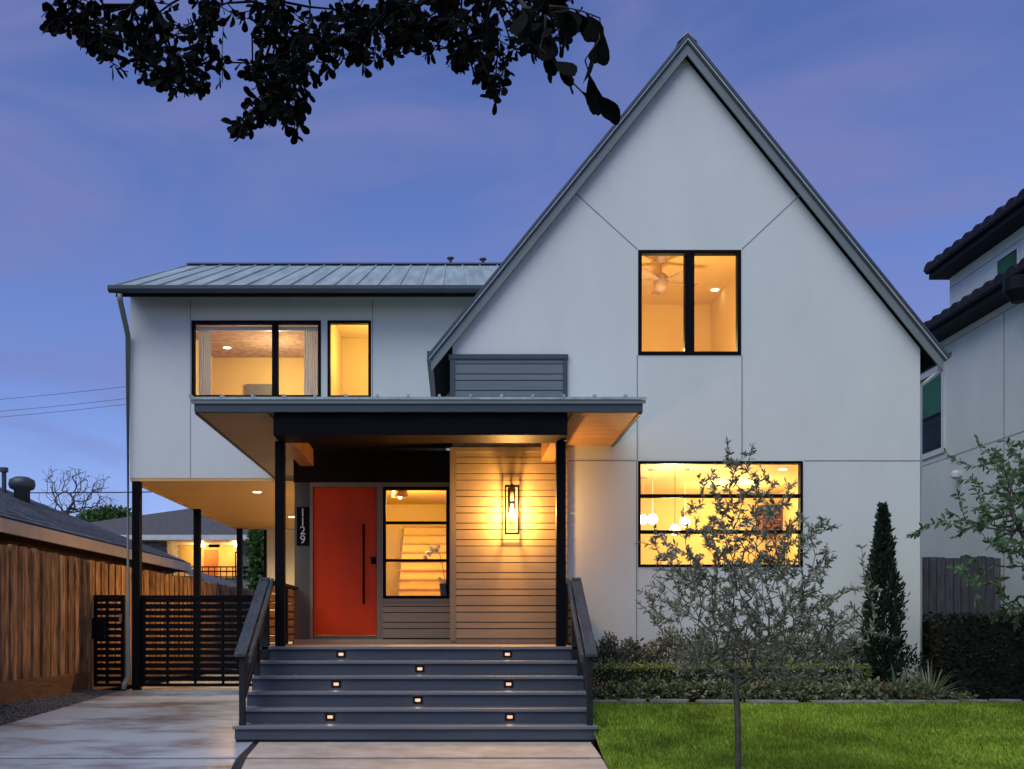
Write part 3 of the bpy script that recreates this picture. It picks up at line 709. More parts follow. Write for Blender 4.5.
lamp('wall_lamp_light', (lx, ly - .075, zbulb), 180, (1, .50, .13), .06)

# ------------------------------------------------------------------ rooms behind the windows
def room(name, x0, x1, y0, y1, z0, z1, wallm='room_wall', ceilm='room_ceiling', open_front=True):
    t = .05
    w = B().box(x0 - t, x0, y0, y1, z0, z1).box(x1, x1 + t, y0, y1, z0, z1).box(x0 - t, x1 + t, y1, y1 + t, z0, z1)
    o = hb(w, name, wallm)
    hb(B().box(x0 - t, x1 + t, y0, y1 + t, z1, z1 + t), 'ceiling', ceilm, o)
    hb(B().box(x0 - t, x1 + t, y0, y1 + t, z0 - t, z0), 'floor', 'hall_wood', o)
    return o
room('bedroom', 1.72, 4.58, YG + .2, 17.9, 4.45, 7.0)
lamp('bedroom_light', (3.1, 14.7, 5.2), 150, (1, .79, .36), .15)
room('dining_room', 0.2, 6.1, YG + .2, 19.0, 1.0, 3.75)
lamp('dining_light', (3.4, 15.6, 2.95), 180, (1, .79, .36), .12); lamp('dining_light', (4.9, 17.5, 3.3), 110, (1, .79, .36), .12)
room('entry_hall', -2.14, -.05, YD + .16, 19.5, 1.0, 3.62)
lamp('hall_light', (-1.1, 15.4, 3.3), 110, (1, .66, .18), .10); lamp('hall_light', (-.7, 17.2, 3.3), 60, (1, .66, .18), .10)
room('study', W1[0] - .25, W1[1] + .02, YW + .18, 18.9, 4.3, 6.32, 'room_wall', 'bed_ceiling')
lamp('study_light', (-3.2, 17.8, 5.7), 50, (1, .79, .36), .12)
room('upper_hall', W2[0] - .02, -.25, YW + .18, 18.6, 4.3, 6.6)
lamp('upper_hall_light', (-1.3, 17.4, 5.9), 46, (1, .80, .28), .1)
# fan
fd = 15.6; fx, fz = mx(661, fd), mz(281, fd)
fan = empty('ceiling_fan', (fx, fd, 6.99), 'five blade ceiling fan behind the upper gable window', 'ceiling fan')
B().lathe((fx, fd, 6.90), [(.05, 0), (.09, .09)]).tube([(fx, fd, 6.92), (fx, fd, fz + .1)], .014).build('rod', 'fan_grey', fan)
B().lathe((fx, fd, fz - .06), [(.05, -.10), (.10, -.06), (.11, 0), (.11, .12), (.06, .17)]).build('motor', 'fan_grey', fan, smooth=True)
for k in range(5):
    a = 2 * math.pi * k / 5 + .25; c, s_ = math.cos(a), math.sin(a)
    V = [(fx + c*r - s_*w, fd + s_*r + c*w, fz - .01 + w * .15 + q) for r, w in ((.1, -.04), (.62, -.07), (.62, .07), (.1, .04)) for q in (0,)]
    V += [(x, y, z + .01) for x, y, z in V]
    B().add(V, [(0,1,2,3),(7,6,5,4),(0,4,5,1),(1,5,6,2),(2,6,7,3),(3,7,4,0)]).build('blade', 'fan_grey', fan)
def downlight(x, y, z, lab, r=.06):
    o = empty('ceiling_light', (x, y, z), lab, 'ceiling light', 'recessed ceiling lights')
    B().lathe((x, y, z - .012), [(r, 0), (r * 1.15, .011)]).build('lens', 'glow_down', o)
    b = B(); n = 20
    V = [(x + q * math.cos(2*math.pi*k/n), y + q * math.sin(2*math.pi*k/n), z - h_) for q, h_ in ((r*1.18, .014), (r*1.5, .006), (r*1.5, .001)) for k in range(n)]
    b.add(V, [(i*n+k, i*n+(k+1)%n, (i+1)*n+(k+1)%n, (i+1)*n+k) for i in range(2) for k in range(n)]).build('trim_ring', 'white_paint', o)
downlight(mx(715, 17.1), 17.1, 7.0, 'small ceiling light in the gable bedroom')
downlight(mx(783, 15.95), 15.95, 3.75, 'ceiling light inside the large lower window')
downlight(mx(227, 18.2), 18.2, 6.32, 'ceiling light inside the sliding upper window')
for px, py in ((257, 491.6), (292, 516.6)):
    d = 2.41 / (628 - py) * 1000; x = mx(px, d)
    downlight(x, d, 3.62, 'carport ceiling light near the street' if py < 500 else 'carport ceiling light deeper under the wing', .07)
    lamp('carport_light', (x, d, 3.60), 600, (1, .55, .16), .05, 'SPOT', 165)
# pendants
for px, py, d, lab in ((652.5, 519, 16.0, 'glass globe pendant with the longest visible cord over the dining table'), (643, 519.5, 16.8, 'glass globe pendant at the window edge by the porch'),
                  (685, 522, 16.0, 'globe pendant nearest the middle of the large window'), (675, 530, 15.4, 'lowest globe pendant in the large window')):
    x, z = mx(px, d), mz(py, d)
    o = empty('pendant_lamp', (x, d, 3.75), lab, 'pendant lamp', 'globe pendants in the dining room')
    B().lathe((x, d, z), [(.01, -.085), (.05, -.07), (.08, -.03), (.085, 0), (.08, .03), (.05, .07), (.012, .085)]).build('globe', 'glow_globe', o, smooth=True)
    B().tube([(x, d, z + .08), (x, d, 3.74)], .006).lathe((x, d, 3.72), [(.07, 0), (.07, .028)]).build('cord', 'fan_grey', o)
d = 18.9; sh = empty('wall_shelf', (mx(770, d), d, 2.95), 'dark brown wall shelf seen through the large lower window', 'shelf')
x0, x1, z1_, zs_ = mx(757, d), mx(788, d), mz(508, d), mz(534, d); b = B()
for q in range(5): b.box(x0, x1, d - .3, d, zs_ + (z1_ - zs_) * q / 4 - .02, zs_ + (z1_ - zs_) * q / 4 + .02)
for q in range(4): xx = x0 + (x1 - x0) * q / 3; b.box(xx - .015, xx + .015, d - .3, d, zs_, z1_)
b.build('shelf', 'shelf_brown', sh)
b = B()
for q in range(4):
    for w in range(18):
        xx = x0 + .03 + (x1 - x0 - .06) * w / 18; zz = zs_ + .02 + (z1_ - zs_) * q / 4; b.box(xx, xx + .024, d - .24, d - .05, zz, zz + rng.uniform(.05, .09))
b.build('books', 'shelf_brown', sh)
dt = empty('dining_table', (3.4, 15.8, 1.0), 'wooden dining table under the globe pendants', 'table')
B().box(2.5, 4.3, 15.3, 16.3, 1.72, 1.76).build('tabletop', 'hall_wood', dt)
for x in (2.6, 4.2):
    for y in (15.4, 16.2): B().box(x - .04, x + .04, y - .04, y + .04, 1.0, 1.72).build('leg', 'hall_wood', dt)
# entry hall: staircase, interior door, console, orchid
b = B()
for k in range(12): b.box(-.98, -.06, 16.4 + .25 * k, 19.4, 1.0 + .18 * k, 1.0 + .18 * (k + 1) - .03)
st_ = hb(b, 'staircase', 'room_wall', label='wooden indoor stairs seen through the entry window')
b = B()
for k in range(12): b.box(-1.0, -.055, 16.37 + .25 * k, 19.4, 1.0 + .18 * (k + 1) - .03, 1.0 + .18 * (k + 1) - .002)
hb(b, 'tread', 'hall_wood', st_)
o = hb(B().box(-1.32, -1.27, 15.0, 15.9, 1.0, 3.1), 'interior_door', 'white_paint'); 
hb(B().tube([(-1.24, 15.1, 2.0), (-1.24, 15.1, 2.6)], .015), 'handle', 'window_frame', o)
p_ = empty('hall_picture', (-1.25, 16.2, 2.2), 'narrow dark framed picture inside the entry hall', 'picture')
B().box(-1.36, -1.26, 16.1, 16.14, 1.95, 2.55).build('frame', 'window_frame', p_); B().box(-1.34, -1.28, 16.09, 16.098, 2.0, 2.5).build('print', 'white_paint', p_)
hl = empty('hall_pendant', (-1.16, 15.6, 3.6), 'copper pendant lamp at the top of the entry window', 'pendant lamp')
px_ = mx(400, 15.4)
B().lathe((px_, 15.4, mz(497, 15.4)), [(.13, 0), (.10, .14), (.03, .2)]).tube([(px_, 15.4, mz(497, 15.4) + .18), (px_, 15.4, 3.61)], .01).build('shade', 'beam_wood', hl, smooth=True)
B().lathe((px_, 15.4, mz(497, 15.4) - .03), [(.02, 0), (.05, .05), (.02, .1)]).build('bulb', 'glow_globe', hl, smooth=True)
cn = empty('console_table', (-.35, 14.8, 1.0), 'low console table inside the entry window', 'table')
B().box(-.62, -.08, 14.58, 14.95, 1.60, 1.64).build('tabletop', 'hall_wood', cn)
for x in (-.59, -.11): B().box(x - .02, x + .02, 14.6, 14.9, 1.0, 1.60).build('leg', 'hall_wood', cn)
oc = empty('orchid', (-.16, 14.7, 1.64), 'white orchid in a black pot behind the entry window', 'potted plant')
ox = mx(445, 14.7)
B().lathe((ox, 14.7, 1.64), [(.06, 0), (.085, .22), (.08, .225)]).build('pot', 'window_frame', oc)
st = [(ox, 14.7, 1.86), (ox - .03, 14.69, 2.1), (ox - .08, 14.68, 2.3), (ox - .16, 14.67, 2.37), (ox - .26, 14.66, 2.30), (ox - .29, 14.66, 2.2)]
B().tube(st, .006, 6).build('stem', 'stem_green', oc)
P = np.array([np.array(st[3]) * (1 - t) + np.array(st[5]) * t + [0, 0, .06 * math.sin(t * 3.1)] for t in np.linspace(-.3, 1, 9)]).repeat(5, 0)
v, f = leaf_mesh(P, rng.normal(size=(45, 3)), .06, .9, .7, .1); raw('petals', v, f, 'orchid_petal', oc)
v, f = leaf_mesh(np.array([[ox, 14.7, 1.86]] * 5), np.array([(-1,-.2,.5),(.3,-.5,.6),(-.6,.4,.4),(.2,.6,.5),(-.4,-.7,.3)], float), .2, .35, .6, .2); raw('leaves', v, f, 'orchid_petal', oc)
# study: curtains, picture
for x0, x1, lab in ((W1[0] + .06, W1[0] + .27, 'white curtain at the outer end of the sliding window'), (W1[1] - .31, W1[1] - .06, 'white curtain beside the narrow upper window')):
    xs_ = np.linspace(x0, x1, 40); V = [(x, YW + .215 + .02 * math.sin(i * 1.05), z) for z in (4.32, 6.15) for i, x in enumerate(xs_)]
    b = B(); b.add(V, [(i, i+1, 41+i, 40+i) for i in range(39)]); o = b.build('curtain', 'curtain'); tag(o, lab, 'curtain', 'curtains in the sliding window')
d = 18.85; o = B().box(mx(246, d), mx(277, d), d - .04, d, 4.9, mz(384.5, d)).build('wall_picture', 'art_grey'); tag(o, 'dark grey picture on the wall inside the sliding window', 'picture')
hb(B().box(W1[0] + .04, W1[1] - .04, YW + .12, YW + .20, 6.13, 6.19), 'curtain_rail', 'white_paint')
o = hb(B().box(-1.32, -1.27, 17.6, 18.55, 4.3, 5.55), 'interior_door', 'hall_wood')

# ------------------------------------------------------------------ gate and screens
def slat_panel(name, x0, x1, y, z0, z1, lab, cat, posts, pitch=.1085, grp=None):
    o = empty(name, ((x0 + x1) / 2, y, z0), lab, cat, grp)
    B().box(x0, x0 + .06, y - .03, y + .03, z0, z1).box(x1 - .06, x1, y - .03, y + .03, z0, z1).box(x0 + .06, x1 - .06, y - .029, y + .029, z1 - .05, z1).box(x0 + .06, x1 - .06, y - .029, y + .029, z0, z0 + .05).build('frame', 'black_steel', o, bevel=.003)
    b = B(); z = z0 + .05 + .038
    while z < z1 - .06: b.box(x0 + .058, x1 - .058, y - .018, y + .012, z, min(z + .078, z1 - .052)); z += pitch
    b.build('slat', 'black_steel', o)
    for p in posts: B().box(p - .02, p + .02, y + .014, y + .05, z0 + .05, z1 - .05).build('brace', 'black_steel', o)
    return o
gp_ = slat_panel('side_gate', -5.93, -5.42, YW + .02, .25, 1.75, 'narrow black slatted gate with a lock box beside the wooden fence', 'gate', [-5.72])
B().box(mx(93, YW), mx(106, YW), YW - .08, YW - .012, mz(639, YW), mz(618, YW)).build('lock_box', 'black_steel', gp_, bevel=.006)
B().box(mx(119.5, YW), mx(122.5, YW), YW - .03, YW - .011, mz(622, YW), mz(614, YW)).build('latch', 'chrome', gp_)
slat_panel('driveway_gate', -5.17, -2.36, YW + .12, .245, 1.75, 'wide black slatted sliding gate across the driveway', 'gate', [mx(165, YW), mx(193, YW), mx(221, YW), -2.9])

# ------------------------------------------------------------------ wooden fence on the driveway side
FX = -5.98
fen = empty('wooden_fence', (FX, 16, .2), 'tall brown board fence along the driveway', 'fence')
b = B(); y = 2.0
while y < 30:
    w = rng.uniform(.13, .20); pr_ = .022 * (len(b.v) // 8 % 2); b.box(FX - .03, FX + pr_ + rng.uniform(-.006, .006), y, y + w - (.012 if pr_ else .02), .5, 2.32 + rng.uniform(-.02, .02)); y += w
b.build('boards', 'fence_wood', fen)
B().box(FX - .039, FX - .031, 2, 30, .5, 2.25).build('backing_boards', 'kick_wood', fen)
B().box(FX - .034, FX + .02, 2.0, 16.34, .17, .505).build('kickboard', 'kick_wood', fen, bevel=.004)
B().box(FX - .034, FX + .02, 16.42, 30, .17, .505).build('kickboard', 'kick_wood', fen)
B().box(FX - .04, FX + .05, 16.25, 16.338, .17, 2.30).build('post', 'fence_wood', fen)
B().box(FX - .10, FX - .042, 2, 30, .4, .5).box(FX - .10, FX - .042, 2, 30, 2.05, 2.15).build('back_rail', 'kick_wood', fen)

# neighbour with the dark roof
nb = empty('low_house', (-10, 16, 0), 'low house with dark shingle roof beyond the wooden fence', 'house')
NX, NY, ZE, SN = -6.8, 25.7, 2.87, .44
h_ = 5.2
B().box(-17, -7.35, 1.0, 25.1, -.1, 2.70).build('wall', 'brown_wall', nb)
V = [(NX, 0.4, ZE), (NX, NY, ZE), (NX - h_, NY - h_, ZE + SN * h_), (NX - h_, 0.4, ZE + SN * h_), (NX - 2*h_, NY, ZE), (NX - 2*h_, .4, ZE)]
V += [(x, y, z - .04) for x, y, z in V]
B().add(V, [(0,1,2,3),(1,4,2),(4,5,3,2),(6,9,8,7),(7,8,10),(10,8,9,11),(0,6,7,1),(1,7,10,4),(0,3,9,6),(3,5,11,9),(4,10,11,5)]).build('roof', 'shingle', nb)
b = B()
for i in range(9):
    for j in range(170):
        if i == 0 or True:
            pass
b.box(NX - .03, NX + .012, .4, NY, ZE - .22, ZE - .012).box(NX - 8, NX - .03, NY - .03, NY + .01, ZE - .22, ZE - .012)
b.build('fascia_board', 'eave_wood', nb)
B().box(-7.34, NX - .031, .4, NY - .1, ZE - .22, ZE - .19).build('eave_soffit', 'brown_wall', nb)
# shingle tabs along the roof slope
n_r, tabs = 16, []
b = B()
for i in range(n_r):
    t0 = .02 + i * .27; y = 6.0 + rng.uniform(0, .3)
    while y < NY - t0 - .28:
        w = .30
        za, zb2 = ZE + SN * t0, ZE + SN * (t0 + .30)
        b.add([(NX - t0, y, za + .022), (NX - t0, y + w - .012, za + .022), (NX - t0 - .30, y + w - .012, zb2 + .010), (NX - t0 - .30, y, zb2 + .010)], [(0, 1, 2, 3)]); y += w
b.build('shingles', 'shingle', nb)
vy = 21.0; vx = mx(22, vy); vz = mz(492, vy)
B().lathe((vx, vy, vz - .25), [(.16, 0), (.16, .28), (.24, .32), (.27, .40), (.25, .50), (.14, .56)], 20).build('turbine_vent', 'slate_trim', nb, smooth=True)
vx = mx(4, vy); B().tube([(vx, vy, vz - .1), (vx, vy, mz(470, vy))], .05).lathe((vx, vy, mz(472, vy)), [(.085, 0), (.085, .09)]).build('vent_pipe', 'slate_trim', nb)
sd = empty('garden_shed', (-9, 30, 0), 'small shed roof beyond the far end of the wooden fence', 'shed')
d0_ = 27.5; xe_, z0_ = -6.55, mz(588, d0_ + 1.0)
B().box(-10, xe_ - .3, d0_, 32, -.1, 2.3).build('wall', 'brown_wall', sd)
B().add([(xe_, d0_ - .2, 2.42), (xe_, 33, 2.42), (-8.8, 33, 3.2), (-8.8, d0_ - .2, 3.2), (-11, d0_ - .2, 2.42), (-11, 33, 2.42)], [(0,1,2,3),(3,2,5,4)]).build('roof', 'shingle', sd)

# far house with the lit balcony
D = 45.0; X_ = lambda p: mx(p, D); Z_ = lambda p: mz(p, D)
fh = empty('balcony_house', (X_(200), D + 4, 0), 'distant house with grey hip roof and lit yellow balcony', 'house')
ze_ = Z_(541)
B().box(X_(20), X_(167), D, D + 9, 0, ze_).box(X_(238), X_(330), D, D + 9, 0, ze_).box(X_(167), X_(238), D, D + 9, 0, Z_(578)).build('wall', 'rock_wall', fh)
B().box(X_(167), X_(238), D + 2.2, D + 2.4, Z_(578), ze_).build('balcony_wall', 'yellow_wall', fh)
B().box(X_(192), X_(206), D + 2.12, D + 2.19, Z_(574), Z_(546)).build('door', 'orange_door', fh)
B().box(X_(224.5), X_(234), D + 2.12, D + 2.19, Z_(574), Z_(548)).build('window', 'window_frame', fh); B().box(X_(226), X_(232.5), D + 2.10, D + 2.118, Z_(573), Z_(549.5)).build('pane', 'white_paint', fh)
B().box(X_(10), X_(345), D - .82, D - .76, Z_(541.5), Z_(536.5)).build('fascia_board', 'far_white', fh)
B().box(X_(10), X_(345), D - .6, D + 9.5, ze_ - .02, ze_ + .05).build('eave_soffit', 'white_paint', fh)
zR = Z_(505) + .55
V = [(X_(5), D - .75, Z_(536.8)), (X_(350), D - .75, Z_(536.8)), (X_(350), D + 10, Z_(536.8)), (X_(5), D + 10, Z_(536.8)), (X_(187), D + 4.6, zR), (X_(215), D + 4.6, zR)]
B().add(V, [(0,1,5,4),(1,2,5),(2,3,4,5),(3,0,4)]).build('roof', 'far_shingle', fh)
b = B()
for z in (Z_(567), Z_(571.5), Z_(577)): b.box(X_(167), X_(262), D - .08, D - .04, z - .03, z + .03)
for p in range(167, 263, 6): b.box(X_(p) - .02, X_(p) + .02, D - .07, D - .05, Z_(580), Z_(567))
b.build('balcony_railing', 'black_steel', fh)
for p in (192.5, 229.5):
    B().lathe((X_(p), D + 1.6, Z_(544.5)), [(.05, 0), (.16, .06), (.16, .14), (.05, .2)]).build('lamp', 'glow_far', fh)
    lamp('balcony_light', (X_(p), D + 1.3, Z_(546)), 75, (1, .55, .2), .15)
B().box(X_(203), X_(214), D + 1.0, D + 1.1, Z_(545.5), Z_(542.5)).build('ceiling_fan', 'black_steel', fh)
D2 = 38.0
# ------------------------------------------------------------------ neighbour with tiled roofs
nr = empty('tile_roof_house', (10, 17, 0), 'white two storey house with dark tiled eaves beyond the grey fence', 'house')
LWX, UWX = 8.95, 9.35
B().box(LWX, 18, 3, 20.6, -.1, 6.63).build('wall', 'white_stucco', nr)
B().box(UWX, 18, 3, 18.9, 6.63, 7.92).build('upper_wall', 'white_stucco', nr)
b = B()
for z in (6.36,): b.box(LWX - .004, LWX + .01, 3, 20.6, z - .008, z + .008)
b.box(LWX - .004, LWX + .01, 16.29, 16.31, .2, 6.34); b.box(UWX - .004, UWX + .01, 3, 18.9, 7.62, 7.635); b.box(LWX - .004, LWX + .01, 3, 20.6, 4.30, 4.312)
b.build('panel_joint', 'reveal', nr)
def tiled_eave(xe, xw, z, y0, y1, dx, rise):
    B().box(xe, xw + .6, y0, y1, z - .16, z - .02).build('eave_soffit', 'dark_eave', nr, bevel=.01)
    B().tube([(xe - .03, y0, z - .01), (xe - .03, y1, z - .01)], .05, 8).build('gutter', 'dark_eave', nr)
    b = B(); y = y0
    n = 8
    while y < y1 - .02:
        V = []
        for q, (x, zz) in enumerate(((xe - .06, z), (xe + dx, z + rise))):
            for k in range(n + 1):
                t = math.pi * k / n; V.append((x, y + .17 - .17 * math.cos(t), zz + .13 * math.sin(t) + .02))
        b.add(V, [(k, k + 1, n + 2 + k, n + 1 + k) for k in range(n)] + [tuple(range(n + 1))]); y += .35
    b.build('roof_tiles', 'clay_tile', nr)
    B().add([(xe, y0, z), (xe, y1, z), (xe + dx, y1, z + rise), (xe + dx, y0, z + rise)], [(0, 1, 2, 3)]).build('roof', 'clay_tile', nr)
tiled_eave(8.62, LWX, 6.64, 3, 20.6, .75, .28)
tiled_eave(9.0, UWX, 7.98, 3, 19.0, 4.0, 1.5)
def nwin(y0, y1, z0, z1, x, w=.09):
    o = B().box(x - .03, x + .05, y0, y1, z0, z0 + w).box(x - .03, x + .05, y0, y1, z1 - w, z1).box(x - .03, x + .05, y0, y0 + w, z0 + w, z1 - w).box(x - .03, x + .05, y1 - w, y1, z0 + w, z1 - w).build('window', 'white_trim', nr)
    zm = z0 + (z1 - z0) * .46 if z1 - z0 > 1 else z0 + w
    if zm > z0 + w:
        B().box(x - .022, x + .04, y0 + w, y1 - w, zm - .025, zm + .025).build('meeting_rail', 'window_frame', o)
        B().box(x - .010, x + .02, y0 + w, y1 - w, z0 + w, zm - .025).build('pane', 'dark_pane', o)['label'] = 'dark lower pane'
    B().box(x - .012, x + .02, y0 + w, y1 - w, zm + (.025 if zm > z0 + w else 0), z1 - w).build('pane', 'green_reflection', o)
nwin(18.25, 19.35, 4.42, 6.05, LWX, .10); nwin(16.55, 17.25, 6.7, 7.55, UWX, .04)
y_ = 14.9; B().lathe((8.60, 15.25, 6.18), [(.10, 0), (.22, .16), (.22, .36)], 12).build('rain_hopper', 'dark_eave', nr)
B().lathe((8.86, 17.7, mz(476, 17.7)), [(.03, -.06), (.08, -.02), (.08, .05), (.04, .1)]).box(8.86, 8.96, 17.66, 17.74, mz(476, 17.7), mz(472, 17.7)).build('flood_light', 'white_trim', nr)
gf = empty('grey_fence', (7.6, 16.4, .2), 'weathered grey board fence between the two houses', 'fence')
b = B(); x = 6.34
while x < 8.93:
    w = rng.uniform(.12, .15); b.box(x, x + w - .012, 16.4, 16.43, .2, 2.38 + rng.uniform(-.03, .02)); x += w
b.build('boards', 'grey_fence', gf)
B().box(6.34, 8.93, 16.435, 16.48, .6, .7).box(6.34, 8.93, 16.435, 16.48, 1.9, 2.0).build('back_rail', 'grey_fence', gf)

# ------------------------------------------------------------------ planting
def crown(name, parent, P, Dv, size, width, m, **k):
    v, f = leaf_mesh(np.asarray(P), np.asarray(Dv, float), size, width, **k); return raw(name, v, f, m, parent)
# young olive tree
od = 8.55; ob = (mx(738, od), od, -.09)
ol = empty('olive_tree', ob, 'young thin olive tree with sparse grey green leaves on the lawn', 'tree')
def olive_env(n):
    out = []
    while len(out) < n:
        z = .74 + 2.06 * rng.beta(1.5, 1.75); t = (z - .62) / 2.18
        wid = np.interp(t, [0, .10, .25, .45, .62, .8, 1], [.35, .85, 1.0, .92, .78, .40, .12]); 
        x = rng.normal() * .52 * wid; y = rng.normal() * .45 * wid
        if abs(x) < wid and abs(y) < wid and rng.uniform() < wid ** 1.3: out.append((ob[0] + .06 + x + (.15 * wid if z < 1.4 else -.02), od + y, z))
    return np.array(out)
root = [(ob[0], od, -.09), (ob[0] + .003, od, .15), (ob[0] - .002, od, .35), (ob[0] - .006, od, .50), (ob[0] - .012, od, .60), (ob[0] - .016, od, .72), (ob[0] - .02, od, .85)]
tips = np.concatenate([olive_env(900), np.array([(mx(p_, od), od + .05, mz(q_, od)) for p_, q_ in ((730, 452), (729, 440), (732, 465), (752, 455), (757, 441), (748, 470), (700, 475), (705, 488), (790, 490), (797, 480))]), np.array([(mx(638, od), od, 1.95), (mx(650, od), od - .2, 2.05), (mx(855, od), od, 1.35), (mx(835, od), od + .2, 1.95)])])
tips = np.concatenate([tips, np.array([(mx(p_, od), od + .02 * q_, z_) for p_, q_, z_ in ((765, 1, .64), (778, 1, .72), (790, 2, .80), (712, -1, .78), (698, -2, .86), (752, 3, .75))])])
nodes, par, ends = grow(root, tips, .10, .045, .26, up=.8, free=3)
V, Fc, cnt = branch_mesh(nodes, par, .0018, .027, 6, .66); raw('trunk', V, Fc, 'bark', ol)
P, Dv = twig_leaves(nodes, par, cnt, 18, 3, .6); crown('crown', ol, P, Dv, .048, .28, 'olive_leaf', obov=.5, jitter=.4)
# overhanging oak boughs: the tree stands out of frame on the driveway side, a bough reaching over the view
ok = empty('oak_tree', (-5.2, 1.6, -.16), 'dark oak bough hanging into view from above', 'tree')
CL = [(62,14,22,26),(90,28,28,40),(125,45,28,45),(160,62,26,42),(185,78,20,30),(150,25,30,40),(200,52,16,14),(215,72,14,10),(200,20,22,18),(215,12,16,14),(262,16,26,30),(285,35,26,40),(270,70,26,40),(285,95,24,40),(262,110,14,18),(240,130,9,12),(290,122,14,16),(310,55,26,44),(340,30,30,50),(372,38,30,50),(400,25,28,46),(420,38,20,24),(430,12,26,40),(470,14,30,46),(505,12,32,46),(452,28,14,16),(462,48,12,14),(480,45,20,28),(490,75,14,18),(498,92,8,8),(455,62,10,10),(530,14,26,30),(545,38,22,22),(565,15,20,20),(520,50,16,14)]
tips = []
for px, py, r, k in CL:
    for _ in range(int(k * 1.0)):
        a = rng.uniform(0, 2*math.pi); q = r * math.sqrt(rng.uniform()); d = rng.uniform(3.7, 4.7)
        tips.append((mx(px + q * math.cos(a), d), d, mz(py + q * math.sin(a), d)))
tips = np.array(tips)
tips2 = np.array([(mx(px, d), d, mz(py, d)) for px, py, d in ((555, 62, 2.6), (572, 82, 2.6), (590, 100, 2.6), (600, 18, 2.6), (540, 48, 2.6), (585, 60, 2.6), (595, 95, 2.7))])
root = [(-5.2, 1.6, -.16), (-5.15, 1.65, 1.2), (-5.0, 1.9, 2.6), (-4.3, 2.6, 3.9), (-3.0, 3.4, 4.35), (-1.8, 4.0, 4.3), (-.8, 4.2, 4.2), (0.0, 4.0, 4.1), (.3, 3.4, 3.6)]
sub = [np.array(root[0])]
for i in range(1, len(root)):
    for q in range(1, 5): sub.append(np.array(root[i-1]) * (1 - q/4) + np.array(root[i]) * q/4)
def grow_multi(root, tips, frm, **k):
    global grow
    return grow(root, tips, **k)
nodes = [np.array(p) for p in sub]
def grow2(nodes0, tips, start, step, wob, pen):
    nodes = list(nodes0); par = [-1] + list(range(len(nodes) - 1)); pl = [0.0] * len(nodes)
    order = np.argsort(-tips[:, 2])
    for i in order:
        t = tips[i]; A = np.array(nodes); d = np.linalg.norm(A - t, axis=1); c = d + pen * np.array(pl); c[:start] += 100
        j = int(np.argmin(c)); L = d[j]; k = max(1, int(L / step)); a = nodes[j]; pj = j; off = rng.normal(size=3) * wob * L
        for q in range(1, k + 1):
            u = q / k; p = a + (t - a) * u + off * math.sin(math.pi * u); nodes.append(p); par.append(pj); pl.append(pl[pj] + L / k); pj = len(nodes) - 1
    return np.array(nodes), par
nodes, par = grow2(sub, tips, 12, .09, .08, .35)
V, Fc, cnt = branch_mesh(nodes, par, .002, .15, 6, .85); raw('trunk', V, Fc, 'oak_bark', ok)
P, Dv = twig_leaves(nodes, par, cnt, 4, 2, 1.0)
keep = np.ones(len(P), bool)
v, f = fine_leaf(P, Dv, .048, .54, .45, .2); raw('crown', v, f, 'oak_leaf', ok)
nodes, par = grow2([np.array(p) for p in ((0.0, 3.7, 4.0), (.1, 3.2, 3.4), (.16, 2.8, 3.0), (.19, 2.65, 2.85))], tips2, 1, .05, .05, .2)
V, Fc, cnt = branch_mesh(nodes, par, .002, .006, 5, .5); raw('twig', V, Fc, 'dark_bark', ok)
P, Dv = twig_leaves(nodes, par, cnt, 2, 4, .55); Dv[:, 2] -= .6; Dv[:, 0] += .25
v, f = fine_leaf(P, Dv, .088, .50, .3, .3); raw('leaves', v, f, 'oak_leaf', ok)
# cypress
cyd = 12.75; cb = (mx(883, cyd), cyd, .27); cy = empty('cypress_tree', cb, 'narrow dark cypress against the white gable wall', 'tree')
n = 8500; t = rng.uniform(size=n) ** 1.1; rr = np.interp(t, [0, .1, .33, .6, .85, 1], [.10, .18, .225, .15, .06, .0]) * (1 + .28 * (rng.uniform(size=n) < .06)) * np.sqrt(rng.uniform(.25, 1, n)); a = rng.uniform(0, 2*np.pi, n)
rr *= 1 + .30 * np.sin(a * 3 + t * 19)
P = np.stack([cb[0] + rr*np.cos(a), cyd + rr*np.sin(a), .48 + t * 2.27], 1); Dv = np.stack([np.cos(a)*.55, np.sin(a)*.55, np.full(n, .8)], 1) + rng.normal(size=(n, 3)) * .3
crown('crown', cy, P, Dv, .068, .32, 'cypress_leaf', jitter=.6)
B().tube([cb, (cb[0], cyd, 1.2), (cb[0], cyd, 2.5)], [.035, .025, .008]).build('trunk', 'dark_bark', cy)
# back row of shrubs
def shrub(name, x, y, z, rx, rz, n, size, width, m, lab, cat='shrub', grp=None, obov=.5, core=True):
    o = empty(name, (x, y, z), lab, cat, grp)
    tips, _ = blob_points((x, y, z + rz), (rx, rx * .8, rz), max(12, n // 40), .55); tips[:, 2] = np.maximum(tips[:, 2], z + .1)
    nd, pr_, _ = grow([(x, y, z), (x, y, z + .06), (x, y, z + .12)], tips, .09, .1, .3)
    V, Fc, c = branch_mesh(nd, pr_, .002, .014, 4, .5); raw('stems', V, Fc, 'dark_bark', o)
    P, u = blob_points((x, y, z + rz), (rx, rx * .8, rz), n, .35)
    lump = 1 + .16 * np.sin(u[:, 0] * 6 + x * 5) * np.sin(u[:, 2] * 6 + x * 3); P = np.array((x, y, z + rz)) + (P - np.array((x, y, z + rz))) * lump[:, None]
    P[:, 2] = np.maximum(P[:, 2], z + .02)
    crown('foliage', o, P, u * .6 + rng.normal(size=(n, 3)) * .6 + [0, 0, .35], size, width, m, obov=obov, jitter=.4)
    return o
GS = 'shrubs in a row under the large window'
